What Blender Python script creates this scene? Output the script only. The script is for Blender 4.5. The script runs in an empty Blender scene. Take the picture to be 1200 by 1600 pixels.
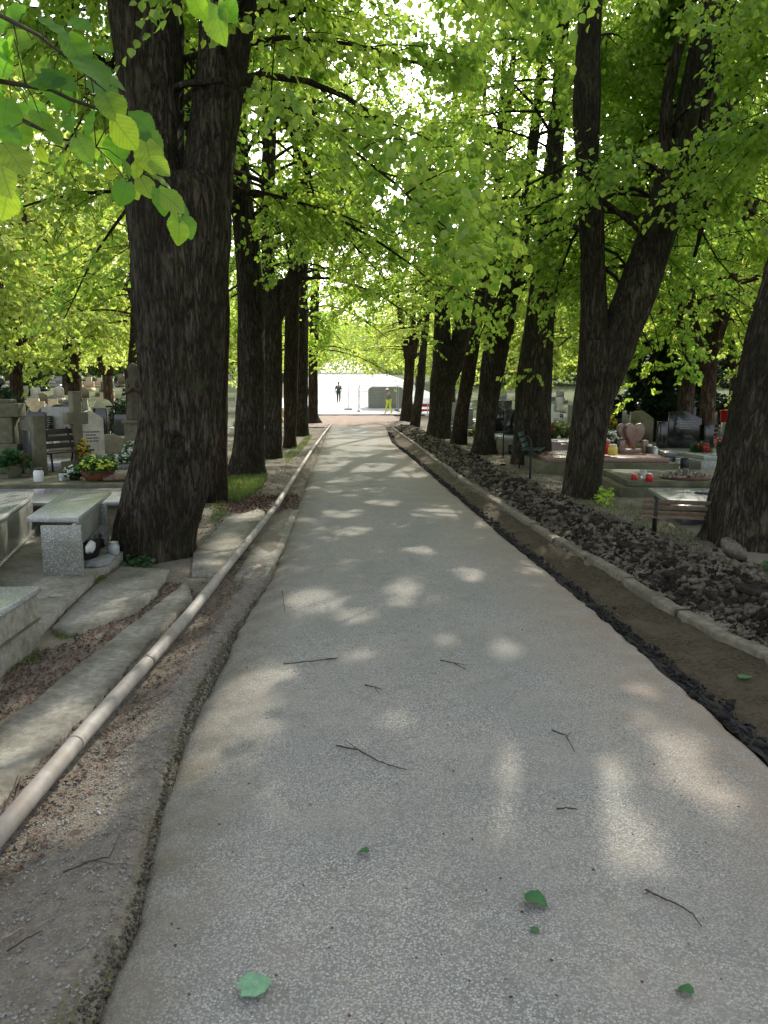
import bpy, math, random
import numpy as np
from mathutils import Vector
R = math.radians
rnd = random.Random(11)
rg = np.random.default_rng(5)
scene = bpy.context.scene
COL = scene.collection

# ------------------------------------------------------------------ camera
F = 1200.0
PITCH = math.atan(180 / F); YAW = math.atan(65 / F * math.cos(PITCH)); EYE = 1.6
cam_d = bpy.data.cameras.new('camera'); cam = bpy.data.objects.new('camera', cam_d); COL.objects.link(cam)
cam.location = (0, 0, EYE); cam.rotation_euler = (R(90) - PITCH, 0, -YAW)
cam_d.sensor_fit = 'VERTICAL'; cam_d.sensor_height = 36; cam_d.lens = 36 * F / 1600
cam_d.clip_start = .05; cam_d.clip_end = 2000
scene.camera = cam
_F = np.array([math.sin(YAW) * math.cos(PITCH), math.cos(YAW) * math.cos(PITCH), -math.sin(PITCH)])
_R = np.array([math.cos(YAW), -math.sin(YAW), 0])
_U = np.array([math.sin(YAW) * math.sin(PITCH), math.cos(YAW) * math.sin(PITCH), math.cos(PITCH)])
def ray(u, v):
    return _F + _R * (u - 600) / F + _U * (800 - v) / F
def P(u, v, Y):                      # point on the sight line at distance Y down the road
    d = ray(u, v); return np.array([0, 0, EYE]) + d * (Y / d[1])
def G(u, v, z=0.0):                  # point of the level z
    d = ray(u, v); t = (z - EYE) / d[2]
    return np.array([0, 0, EYE]) + d * t

# ------------------------------------------------------------------ noise
def _h(ix, iy, iz, s):
    n = (ix * 374761393 + iy * 668265263 + iz * 2147483647 + s * 974634777) & 0xffffffff
    n = ((n ^ (n >> 13)) * 1274126177) & 0xffffffff
    n = (n ^ (n >> 16)) & 0xffff
    return n / 32768.0 - 1.0
def vnoise(x, y, z=0.0, s=0):
    x, y, z = np.broadcast_arrays(np.asarray(x, float), np.asarray(y, float), np.asarray(z, float))
    ix, iy, iz = np.floor(x).astype(np.int64), np.floor(y).astype(np.int64), np.floor(z).astype(np.int64)
    fx, fy, fz = x - ix, y - iy, z - iz
    fx, fy, fz = [f * f * (3 - 2 * f) for f in (fx, fy, fz)]
    r = 0
    for a in (0, 1):
        for b in (0, 1):
            for c in (0, 1):
                w = (fx if a else 1 - fx) * (fy if b else 1 - fy) * (fz if c else 1 - fz)
                r = r + w * _h(ix + a, iy + b, iz + c, s)
    return r
def fbm(x, y, z=0.0, s=0, o=3):
    r, a = 0, 1.0
    for k in range(o):
        r = r + a * vnoise(np.asarray(x) * 2 ** k, np.asarray(y) * 2 ** k, np.asarray(z) * 2 ** k, s + k); a *= .5
    return r

# ------------------------------------------------------------------ materials
def newmat(name):
    m = bpy.data.materials.new(name); m.use_nodes = True
    nt = m.node_tree; nt.nodes.clear()
    out = nt.nodes.new('ShaderNodeOutputMaterial')
    return m, nt, out
class N:
    def __init__(s, nt): s.nt = nt
    def __call__(s, t, **kw):
        n = s.nt.nodes.new(t)
        for k, v in kw.items():
            if k.startswith('i_'):
                n.inputs[int(k[2:]) if k[2:].isdigit() else k[2:].replace('_', ' ')].default_value = v
            else: setattr(n, k, v)
        return n
    def link(s, a, b): s.nt.links.new(a, b)
    def coord(s, scale=(1, 1, 1), which='Object'):
        tc = s('ShaderNodeTexCoord'); mp = s('ShaderNodeMapping'); mp.inputs['Scale'].default_value = scale
        s.link(tc.outputs[which], mp.inputs[0]); return mp.outputs[0]
    def noise(s, co, scale, detail=4, rough=.6, dist=0):
        n = s('ShaderNodeTexNoise'); n.inputs['Scale'].default_value = scale; n.inputs['Detail'].default_value = detail
        n.inputs['Roughness'].default_value = rough; n.inputs['Distortion'].default_value = dist
        s.link(co, n.inputs['Vector']); return n.outputs['Fac']
    def ramp(s, fac, stops, interp='LINEAR'):
        r = s('ShaderNodeValToRGB'); r.color_ramp.interpolation = interp
        e = r.color_ramp.elements
        while len(e) < len(stops): e.new(.5)
        for i, (p, c) in enumerate(stops):
            e[i].position = p; e[i].color = (c[0], c[1], c[2], 1) if hasattr(c, '__len__') else (c, c, c, 1)
        s.link(fac, r.inputs[0]); return r.outputs[0]
    def mix(s, fac, a, b, mode='MIX'):
        m = s('ShaderNodeMix', data_type='RGBA', blend_type=mode)
        for v, i in ((fac, 0), (a, 6), (b, 7)):
            if isinstance(v, (int, float)): m.inputs[i].default_value = v
            elif isinstance(v, (tuple, list)): m.inputs[i].default_value = (*v[:3], 1)
            else: s.link(v, m.inputs[i])
        return m.outputs[2]
    def math(s, op, a, b=0.0):
        m = s('ShaderNodeMath', operation=op)
        for v, i in ((a, 0), (b, 1)):
            if isinstance(v, (int, float)): m.inputs[i].default_value = v
            else: s.link(v, m.inputs[i])
        return m.outputs[0]
    def bump(s, h, strength=.5, dist=.01, nrm=None):
        b = s('ShaderNodeBump'); b.inputs['Strength'].default_value = strength; b.inputs['Distance'].default_value = dist
        s.link(h, b.inputs['Height'])
        if nrm is not None: s.link(nrm, b.inputs['Normal'])
        return b.outputs[0]
    def bsdf(s, col, rough=.7, metal=0.0, nrm=None, spec=.5):
        b = s('ShaderNodeBsdfPrincipled')
        for v, k in ((col, 'Base Color'), (rough, 'Roughness'), (metal, 'Metallic'), (spec, 'Specular IOR Level')):
            if isinstance(v, (int, float)): b.inputs[k].default_value = v
            elif isinstance(v, (tuple, list)): b.inputs[k].default_value = (*v[:3], 1)
            else: s.link(v, b.inputs[k])
        if nrm is not None: s.link(nrm, b.inputs['Normal'])
        return b.outputs[0]

def simple(name, col, rough=.7, metal=0.0, var=.25, scale=12, bump=.2, bdist=.004, spec=.4, dirt=None):
    m, nt, out = newmat(name); n = N(nt)
    co = n.coord()
    f = n.noise(co, scale, 6, .65)
    c1 = tuple(c * (1 - var) for c in col); c2 = tuple(min(1, c * (1 + var)) for c in col)
    c = n.ramp(f, [(.3, c1), (.7, c2)])
    if dirt:
        g = n.noise(co, 2.3, 5, .7)
        c = n.mix(n.ramp(g, [(.45, 0.0), (.65, .75)]), c, dirt)
    h = n.noise(co, scale * 5, 4, .7)
    n.link(n.bsdf(c, rough, metal, n.bump(h, bump, bdist), spec), out.inputs[0])
    return m

def granite(name, col, rough=.35, speck=(.75, .75, .72), scale=180, dirt=None, var=.5):
    m, nt, out = newmat(name); n = N(nt); co = n.coord()
    v = n('ShaderNodeTexVoronoi'); v.inputs['Scale'].default_value = scale; n.link(co, v.inputs['Vector'])
    sp = n('ShaderNodeSeparateColor'); n.link(v.outputs['Color'], sp.inputs[0])
    c = n.ramp(sp.outputs[0], [(0, tuple(x * (1 - var) for x in col)), (.6, col), (.85, col), (.95, speck)])
    g = n.noise(co, 3, 6, .7)
    c = n.mix(n.ramp(g, [(.35, .0), (.7, .55)]), c, tuple(x * .55 for x in (dirt or col)))
    n.link(n.bsdf(c, rough, 0, n.bump(n.noise(co, 60, 4), .1, .003), .5), out.inputs[0])
    return m

def bark_mat(name, dark, light, moss=.25):
    m, nt, out = newmat(name); n = N(nt)
    def ridged(scale, zs, det, dist):
        v = n.noise(n.coord((1, 1, zs)), scale, det, .55, dist)
        return n.ramp(n.math('ABSOLUTE', n.math('SUBTRACT', v, .5)), [(0, 0.0), (.05, .35), (.16, 1.0)])
    r1 = ridged(16, .17, 3, .5); r2 = ridged(36, .2, 3, .4); f = n.noise(n.coord((1, 1, .35)), 90, 5, .7)
    hgt = n.mix(.38, r1, r2); hgt = n.mix(.22, hgt, f)
    big = n.noise(n.coord((1, 1, .45)), 2.2, 5, .65)
    c = n.ramp(hgt, [(.15, tuple(x * .16 for x in dark)), (.45, tuple(x * .8 for x in dark)), (.85, light)])
    c = n.mix(n.ramp(big, [(.38, 0.0), (.62, .72)]), c, tuple(x * .28 for x in dark))
    mo = n.ramp(n.noise(n.coord(), 4.5, 6, .7), [(.5, 0.0), (.68, moss)])
    c = n.mix(mo, c, (.05, .062, .02))
    n.link(n.bsdf(c, .92, 0, n.bump(hgt, 1.0, .035), .12), out.inputs[0])
    return m

def leaf_mat(name, dif, tra, yel, k=.55, scale=.5):
    m, nt, out = newmat(name); n = N(nt)
    g = n('ShaderNodeNewGeometry')
    rp = g.outputs['Random Per Island']
    co = n.coord(which='Object')
    nz = n.noise(co, scale, 3, .6)
    f = n.math('ADD', n.math('MULTIPLY', rp, .45), n.math('MULTIPLY', nz, .75))
    fr = n.ramp(f, [(.3, 0.0), (.85, 1.0)])
    cd = n.mix(fr, dif, tuple(a * .6 + b * .4 for a, b in zip(dif, yel)))
    ct = n.mix(fr, tra, yel)
    d = n('ShaderNodeBsdfDiffuse'); n.link(cd, d.inputs[0])
    t = n('ShaderNodeBsdfTranslucent'); n.link(ct, t.inputs[0])
    gl = n('ShaderNodeBsdfGlossy'); gl.inputs['Roughness'].default_value = .38; gl.inputs[0].default_value = (.5, .55, .5, 1)
    ms = n('ShaderNodeMixShader'); ms.inputs[0].default_value = k
    n.link(d.outputs[0], ms.inputs[1]); n.link(t.outputs[0], ms.inputs[2])
    ms2 = n('ShaderNodeMixShader'); ms2.inputs[0].default_value = .06
    n.link(ms.outputs[0], ms2.inputs[1]); n.link(gl.outputs[0], ms2.inputs[2])
    n.link(ms2.outputs[0], out.inputs[0])
    return m

M = {}
M['bark'] = bark_mat('bark', (.066, .053, .038), (.135, .11, .082), .5)
M['bark_red'] = bark_mat('bark_red', (.066, .047, .033), (.13, .095, .067), .25)
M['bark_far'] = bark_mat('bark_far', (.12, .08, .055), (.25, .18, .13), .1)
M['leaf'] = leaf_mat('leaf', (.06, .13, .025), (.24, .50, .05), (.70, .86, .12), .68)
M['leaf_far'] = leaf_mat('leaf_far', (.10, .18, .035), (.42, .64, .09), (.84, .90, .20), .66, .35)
M['needle'] = leaf_mat('needle', (.018, .042, .026), (.03, .07, .03), (.06, .11, .04), .25, .8)
M['leaf_dk'] = leaf_mat('leaf_dk', (.05, .10, .03), (.12, .22, .04), (.34, .44, .08), .5, .15)

def ground_mat():
    m, nt, out = newmat('soil'); n = N(nt); co = n.coord()
    a = n.noise(co, 1.3, 8, .7); b = n.noise(co, 22, 8, .75); c = n.noise(co, 140, 4, .7)
    col = n.ramp(b, [(.25, (.07, .06, .048)), (.5, (.19, .168, .132)), (.75, (.36, .325, .265))])
    col = n.mix(n.ramp(a, [(.4, 0.0), (.62, .7)]), col, (.19, .165, .13))
    v = n('ShaderNodeTexVoronoi'); v.inputs['Scale'].default_value = 130; n.link(co, v.inputs['Vector'])
    sp = n('ShaderNodeSeparateColor'); n.link(v.outputs['Color'], sp.inputs[0])
    col = n.mix(n.ramp(sp.outputs[1], [(.78, 0.0), (.84, .6)]), col, (.27, .25, .22))
    red = n.ramp(n.noise(co, 5, 8, .8), [(.52, 0.0), (.7, .38)])
    col = n.mix(red, col, (.15, .085, .055))
    # grass and weeds farther out between the graves
    tc = n('ShaderNodeTexCoord'); sx = n('ShaderNodeSeparateXYZ'); n.link(tc.outputs['Object'], sx.inputs[0])
    far = n.ramp(n.math('MULTIPLY', n.math('ABSOLUTE', sx.outputs[0]), .04), [(.18, 0.0), (.4, 1.0)])
    gn = n.ramp(n.noise(co, .9, 6, .7), [(.32, 0.1), (.52, .95)])
    col = n.mix(n.math('MULTIPLY', far, gn), col, (.07, .10, .03))
    h = n.mix(.5, b, c)
    h = n.mix(.35, h, v.outputs['Distance'])
    n.link(n.bsdf(col, .95, 0, n.bump(h, .8, .02), .1), out.inputs[0])
    return m
M['soil'] = ground_mat()

def road_mat(name='road_asphalt', base=.42, dusty=True):
    m, nt, out = newmat(name); n = N(nt); co = n.coord()
    b = base
    v = n('ShaderNodeTexVoronoi'); v.inputs['Scale'].default_value = 170; v.inputs['Randomness'].default_value = 1.0; n.link(co, v.inputs['Vector'])
    v2 = n('ShaderNodeTexVoronoi'); v2.inputs['Scale'].default_value = 118; n.link(co, v2.inputs['Vector'])
    sp = n('ShaderNodeSeparateColor'); n.link(v.outputs['Color'], sp.inputs[0])
    sp2 = n('ShaderNodeSeparateColor'); n.link(v2.outputs['Color'], sp2.inputs[0])
    fine = n.noise(co, 210, 3, .7); mid = n.noise(co, 55, 5, .75)
    col = n.ramp(fine, [(.36, (b * .32, b * .31, b * .28)), (.5, (b * .95, b * .93, b * .83)), (.64, (b * 1.5, b * 1.46, b * 1.32))])
    st = n.ramp(sp.outputs[0], [(0, (b * .6, b * .6, b * .58)), (.35, (b * .95, b * .95, b * .9)), (1, (b * 1.15, b * 1.14, b * 1.08))])
    col = n.mix(.3, col, st)
    gap = n.ramp(v2.outputs['Distance'], [(.40, 0.0), (.62, .7)])
    col = n.mix(gap, col, (b * .28, b * .27, b * .24))  # dark bitumen between stones, with crevice shade painted into the colour
    inner = n.ramp(v2.outputs['Distance'], [(.25, 1.0), (.45, 0.0)])
    pale = n.math('MULTIPLY', n.ramp(sp2.outputs[1], [(.90, 0.0), (.93, .7)]), inner)
    col = n.mix(pale, col, (.66, .64, .58))
    dk = n.math('MULTIPLY', n.ramp(sp2.outputs[0], [(.9, 0.0), (.94, .85)]), inner)
    col = n.mix(dk, col, (.06, .055, .045))
    col = n.mix(n.ramp(mid, [(.38, .75), (.5, 0.0)]), col, (b * .5, b * .49, b * .45))
    big = n.noise(co, .8, 8, .65)
    col = n.mix(n.ramp(big, [(.34, .65), (.56, 0.0)]), col, (b * .55, b * .54, b * .48))
    sp_ = n.noise(co, 6.5, 6, .75)
    col = n.mix(n.ramp(sp_, [(.56, 0.0), (.70, .5)]), col, (.17, .15, .105))
    dust = n.ramp(n.noise(co, 1.7, 8, .75), [(.45, 0.0), (.75, .5)])
    col = n.mix(dust, col, (.40, .35, .28))
    tc = n('ShaderNodeTexCoord'); sx = n('ShaderNodeSeparateXYZ'); n.link(tc.outputs['Object'], sx.inputs[0])
    edge = n.ramp(n.math('MULTIPLY', sx.outputs[0], .5), [(.55, 0.0), (.93, 1.0)])
    nz = n.ramp(n.noise(co, 3.5, 8, .8), [(.3, 0.1), (.6, .85)])
    col = n.mix(n.math('MULTIPLY', edge, nz), col, (.26, .20, .145))
    le = n.ramp(n.math('MULTIPLY', sx.outputs[0], -1.0), [(.32, 0.0), (.62, .85)])
    col = n.mix(n.math('MULTIPLY', le, nz), col, (.13, .11, .07))
    h = n.mix(.5, v2.outputs['Distance'], n.noise(co, 120, 4, .75))
    n.link(n.bsdf(col, .9, 0, n.bump(h, .9, .009), .2), out.inputs[0])
    return m
M['road'] = road_mat()
M['bitumen'] = simple('bitumen', (.022, .02, .018), .8, var=.6, scale=30, bump=.9, bdist=.02, spec=.3)
M['concrete'] = simple('old_concrete', (.30, .285, .24), .9, var=.35, scale=24, bump=.7, bdist=.008, spec=.15, dirt=(.14, .13, .09))
M['kerb'] = simple('kerb_concrete', (.205, .18, .14), .9, var=.35, scale=16, bump=.8, bdist=.008, spec=.15, dirt=(.10, .085, .06))
M['trench'] = simple('trench_dirt', (.115, .092, .062), .95, var=.6, scale=38, bump=1.0, bdist=.03, spec=.1, dirt=(.19, .155, .11))
M['rubble'] = simple('rubble_dark', (.040, .034, .027), .95, var=.7, scale=30, bump=1.0, bdist=.03, spec=.12, dirt=(.11, .09, .066))
M['rubble2'] = simple('rubble_dirt', (.26, .225, .17), .95, var=.5, scale=34, bump=1.0, bdist=.03, spec=.08, dirt=(.16, .135, .10))
M['paving'] = simple('plaza_paving', (.62, .61, .59), .8, var=.1, scale=3, bump=.2, spec=.3)
M['red_dirt'] = simple('red_dirt', (.26, .19, .15), .95, var=.3, scale=4, bump=.6, bdist=.01)
M['zinc'] = simple('galvanised_pipe', (.30, .28, .25), .68, metal=.12, var=.3, scale=9, bump=.25, bdist=.003, dirt=(.20, .17, .14))
M['collar'] = simple('pipe_collar', (.14, .13, .12), .6, metal=.3, var=.3)
M['gr_grey'] = granite('granite_grey', (.30, .31, .28), .3, dirt=(.16, .17, .10))
M['gr_top'] = granite('granite_polished_top', (.38, .40, .39), .22, (.8, .8, .8))
M['gr_dark'] = granite('granite_dark', (.055, .058, .06), .18, (.16, .16, .16), 260)
M['gr_black'] = granite('granite_black', (.015, .015, .017), .1, (.05, .05, .05), 300)
M['gr_red'] = granite('granite_red', (.27, .16, .125), .25, (.5, .38, .33), 160)
M['gr_lilac'] = granite('granite_lilac', (.36, .35, .40), .18, (.6, .6, .65), 160)
M['stone'] = simple('weathered_stone', (.21, .185, .13), .92, var=.3, scale=9, bump=.7, bdist=.01, dirt=(.10, .10, .055))
M['stone_g'] = simple('mossy_stone', (.135, .13, .085), .92, var=.35, scale=8, bump=.7, bdist=.01, dirt=(.075, .08, .035))
M['stone_w'] = simple('pale_stone', (.55, .51, .44), .85, var=.15, scale=7, bump=.3, dirt=(.33, .29, .22))
M['stone_sand'] = simple('sandstone', (.58, .45, .30), .85, var=.2, scale=7, bump=.3)
M['marble'] = simple('marble', (.75, .75, .74), .35, var=.08, scale=5, bump=.05)
M['wood_dark'] = simple('dark_wood', (.045, .032, .024), .6, var=.4, scale=20, bump=.3)
M['wood_old'] = simple('old_wood', (.16, .115, .075), .8, var=.4, scale=18, bump=.5, bdist=.006)
M['iron'] = simple('black_iron', (.02, .02, .022), .5, metal=.4, var=.3, scale=30)
M['green_paint'] = simple('green_paint', (.02, .06, .05), .5, var=.3, scale=20)
M['galv'] = simple('fence_steel', (.5, .5, .5), .45, metal=.5, var=.1)
M['gold'] = simple('gold_letters', (.5, .35, .10), .4, metal=.5, var=.1)
M['white_p'] = simple('white_plastic', (.72, .72, .70), .4, var=.06)
M['bag'] = simple('plastic_bag', (.33, .34, .35), .35, var=.35, scale=25, bump=.9, bdist=.02)
M['bag_black'] = simple('bin_bag', (.012, .012, .014), .3, var=.3, scale=25, bump=.9, bdist=.02)
M['red_p'] = simple('red_plastic', (.55, .02, .015), .35, var=.15)
M['yellow_p'] = simple('yellow_plastic', (.75, .55, .10), .4, var=.15)
M['terra'] = simple('terracotta', (.17, .065, .035), .75, var=.25)
M['pot_dark'] = simple('dark_pot', (.03, .03, .03), .5, var=.25)
M['cabin'] = simple('olive_cabin', (.20, .21, .17), .6, var=.12, scale=2)
M['hivis'] = simple('hi_vis_yellow', (.60, .66, .05), .7, var=.08)
M['skin'] = simple('skin', (.42, .24, .16), .6, var=.08)
M['shirt'] = simple('teal_shirt', (.03, .08, .10), .8, var=.1)
M['trouser'] = simple('dark_trousers', (.05, .045, .05), .85, var=.1)
M['shirt_g'] = simple('green_grey_shirt', (.14, .20, .15), .8, var=.1)
M['hair'] = simple('brown_hair', (.10, .04, .025), .8, var=.2)
M['twig'] = simple('twig_bark', (.06, .042, .032), .85, var=.35, scale=40, bump=.4)
M['twig_pale'] = simple('pale_twig', (.26, .20, .15), .85, var=.3, scale=40, bump=.4)
M['litter'] = simple('leaf_litter', (.15, .10, .072), .9, var=.6, scale=8, bump=.2)
M['litter_dark'] = simple('dark_litter', (.09, .04, .028), .9, var=.6, scale=8, bump=.2)
M['gravel'] = simple('gravel', (.24, .23, .21), .85, var=.5, scale=9, bump=.4)
M['grass'] = leaf_mat('grass', (.06, .11, .025), (.14, .24, .04), (.28, .34, .08), .35, 2)
M['ivy'] = leaf_mat('ivy', (.02, .07, .03), (.05, .16, .04), (.10, .2, .05), .35, 2)
M['fallen_leaf'] = simple('fallen_leaf', (.15, .30, .17), .6, var=.3, scale=30, bump=.3)
M['fallen_leaf2'] = simple('fallen_leaf_dark', (.03, .12, .03), .5, var=.2, scale=30, bump=.3)
M['dry_leaf'] = simple('dry_leaf', (.30, .28, .22), .8, var=.2, scale=30, bump=.3)
def flowers_mat(name, col): return simple(name, col, .7, var=.3, scale=40, bump=.3)
M['fl_white'] = flowers_mat('white_petals', (.70, .70, .64))
M['fl_red'] = flowers_mat('red_petals', (.45, .015, .03))
M['fl_yellow'] = flowers_mat('yellow_petals', (.65, .45, .02))
M['fl_lime'] = flowers_mat('lime_petals', (.50, .58, .07))
M['fl_pink'] = flowers_mat('pink_petals', (.62, .20, .24))
M['fl_lilac'] = flowers_mat('lilac_petals', (.35, .33, .55))
M['litter_moss'] = simple('mossy_litter', (.10, .09, .04), .9, var=.6, scale=8, bump=.2)
M['fl_lime_d'] = simple('faded_scales', (.24, .27, .07), .8, var=.4)
M['building'] = simple('pale_render', (.75, .74, .71), .9, var=.06, scale=1, bump=.1)
M['rooft'] = simple('roof_tiles', (.30, .15, .10), .85, var=.2, scale=5)
M['window'] = simple('window_glass', (.10, .13, .16), .15, var=.1)
M['hill'] = simple('hill_green', (.08, .13, .04), .95, var=.5, scale=.05, bump=.4)

def glass_mat():
    m, nt, out = newmat('lantern_glass'); n = N(nt)
    b = n('ShaderNodeBsdfPrincipled'); b.inputs['Base Color'].default_value = (.85, .88, .86, 1)
    b.inputs['Roughness'].default_value = .15; b.inputs['Transmission Weight'].default_value = .6
    n.link(b.outputs[0], out.inputs[0]); return m
M['glass'] = glass_mat()

# big leaf with veins (uv)
def bigleaf_mat():
    m, nt, out = newmat('lime_leaf_close'); n = N(nt)
    uv = n('ShaderNodeUVMap'); sx = n('ShaderNodeSeparateXYZ'); n.link(uv.outputs[0], sx.inputs[0])
    ax = n.math('ABSOLUTE', n.math('SUBTRACT', sx.outputs[0], .5))
    vv = n.math('SUBTRACT', sx.outputs[1], n.math('MULTIPLY', ax, .95))
    fr = n.math('FRACT', n.math('MULTIPLY', vv, 6.5))
    side = n.ramp(n.math('ABSOLUTE', n.math('SUBTRACT', fr, .5)), [(0, 1.0), (.07, .35), (.15, 0.0)])
    mid = n.ramp(ax, [(0, 1.0), (.018, 1.0), (.03, 0.0)])
    vein = n.math('MAXIMUM', side, mid)
    g = n('ShaderNodeNewGeometry'); rp = g.outputs['Random Per Island']
    cd = n.mix(rp, (.03, .11, .015), (.07, .17, .02))
    ct = n.mix(n.ramp(rp, [(.45, 0.0), (.8, 1.0)]), (.20, .48, .02), (.60, .80, .05))
    ct = n.mix(n.math('MULTIPLY', vein, .45), ct, (.10, .26, .03))
    cd = n.mix(n.math('MULTIPLY', vein, .4), cd, (.16, .30, .08))
    d = n('ShaderNodeBsdfDiffuse'); n.link(cd, d.inputs[0]); t = n('ShaderNodeBsdfTranslucent'); n.link(ct, t.inputs[0])
    bp = n.bump(vein, .4, .002); n.link(bp, d.inputs['Normal'])
    ms = n('ShaderNodeMixShader'); ms.inputs[0].default_value = .74
    n.link(d.outputs[0], ms.inputs[1]); n.link(t.outputs[0], ms.inputs[2])
    gl = n('ShaderNodeBsdfGlossy'); gl.inputs['Roughness'].default_value = .35; n.link(bp, gl.inputs['Normal'])
    ms2 = n('ShaderNodeMixShader'); ms2.inputs[0].default_value = .025
    n.link(ms.outputs[0], ms2.inputs[1]); n.link(gl.outputs[0], ms2.inputs[2]); n.link(ms2.outputs[0], out.inputs[0])
    return m
M['bigleaf'] = bigleaf_mat()

# ------------------------------------------------------------------ object helpers
def tag(o, label=None, cat=None, group=None, kind=None):
    if label: o['label'] = label
    if cat: o['category'] = cat
    if group: o['group'] = group
    if kind: o['kind'] = kind
    return o
def thing(name, label, cat, loc=(0, 0, 0), rz=0.0, group=None):
    o = bpy.data.objects.new(name, None); COL.objects.link(o); o.empty_display_size = .2
    o.location = tuple(float(a) for a in loc); o.rotation_euler = (0, 0, rz)
    return tag(o, label, cat, group)
def mesh_np(name, V, Fs, mat, smooth=False):
    """V (n,3); Fs list of (m,k) int arrays"""
    me = bpy.data.meshes.new(name)
    V = np.asarray(V, dtype=np.float32)
    me.vertices.add(len(V)); me.vertices.foreach_set('co', V.ravel())
    nl = sum(f.size for f in Fs); npoly = sum(len(f) for f in Fs)
    me.loops.add(nl); me.polygons.add(npoly)
    me.loops.foreach_set('vertex_index', np.concatenate([f.ravel() for f in Fs]).astype(np.int32))
    tot = np.concatenate([np.full(len(f), f.shape[1]) for f in Fs]).astype(np.int32)
    st = np.concatenate([[0], np.cumsum(tot)[:-1]]).astype(np.int32)
    me.polygons.foreach_set('loop_start', st)
    try: me.polygons.foreach_set('loop_total', tot)
    except Exception: pass
    if smooth: me.polygons.foreach_set('use_smooth', np.ones(npoly, bool))
    me.materials.append(mat)
    me.update(calc_edges=True)
    return me
def link(name, me, parent=None):
    o = bpy.data.objects.new(name, me); COL.objects.link(o)
    if parent is not None: o.parent = parent
    return o

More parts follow.
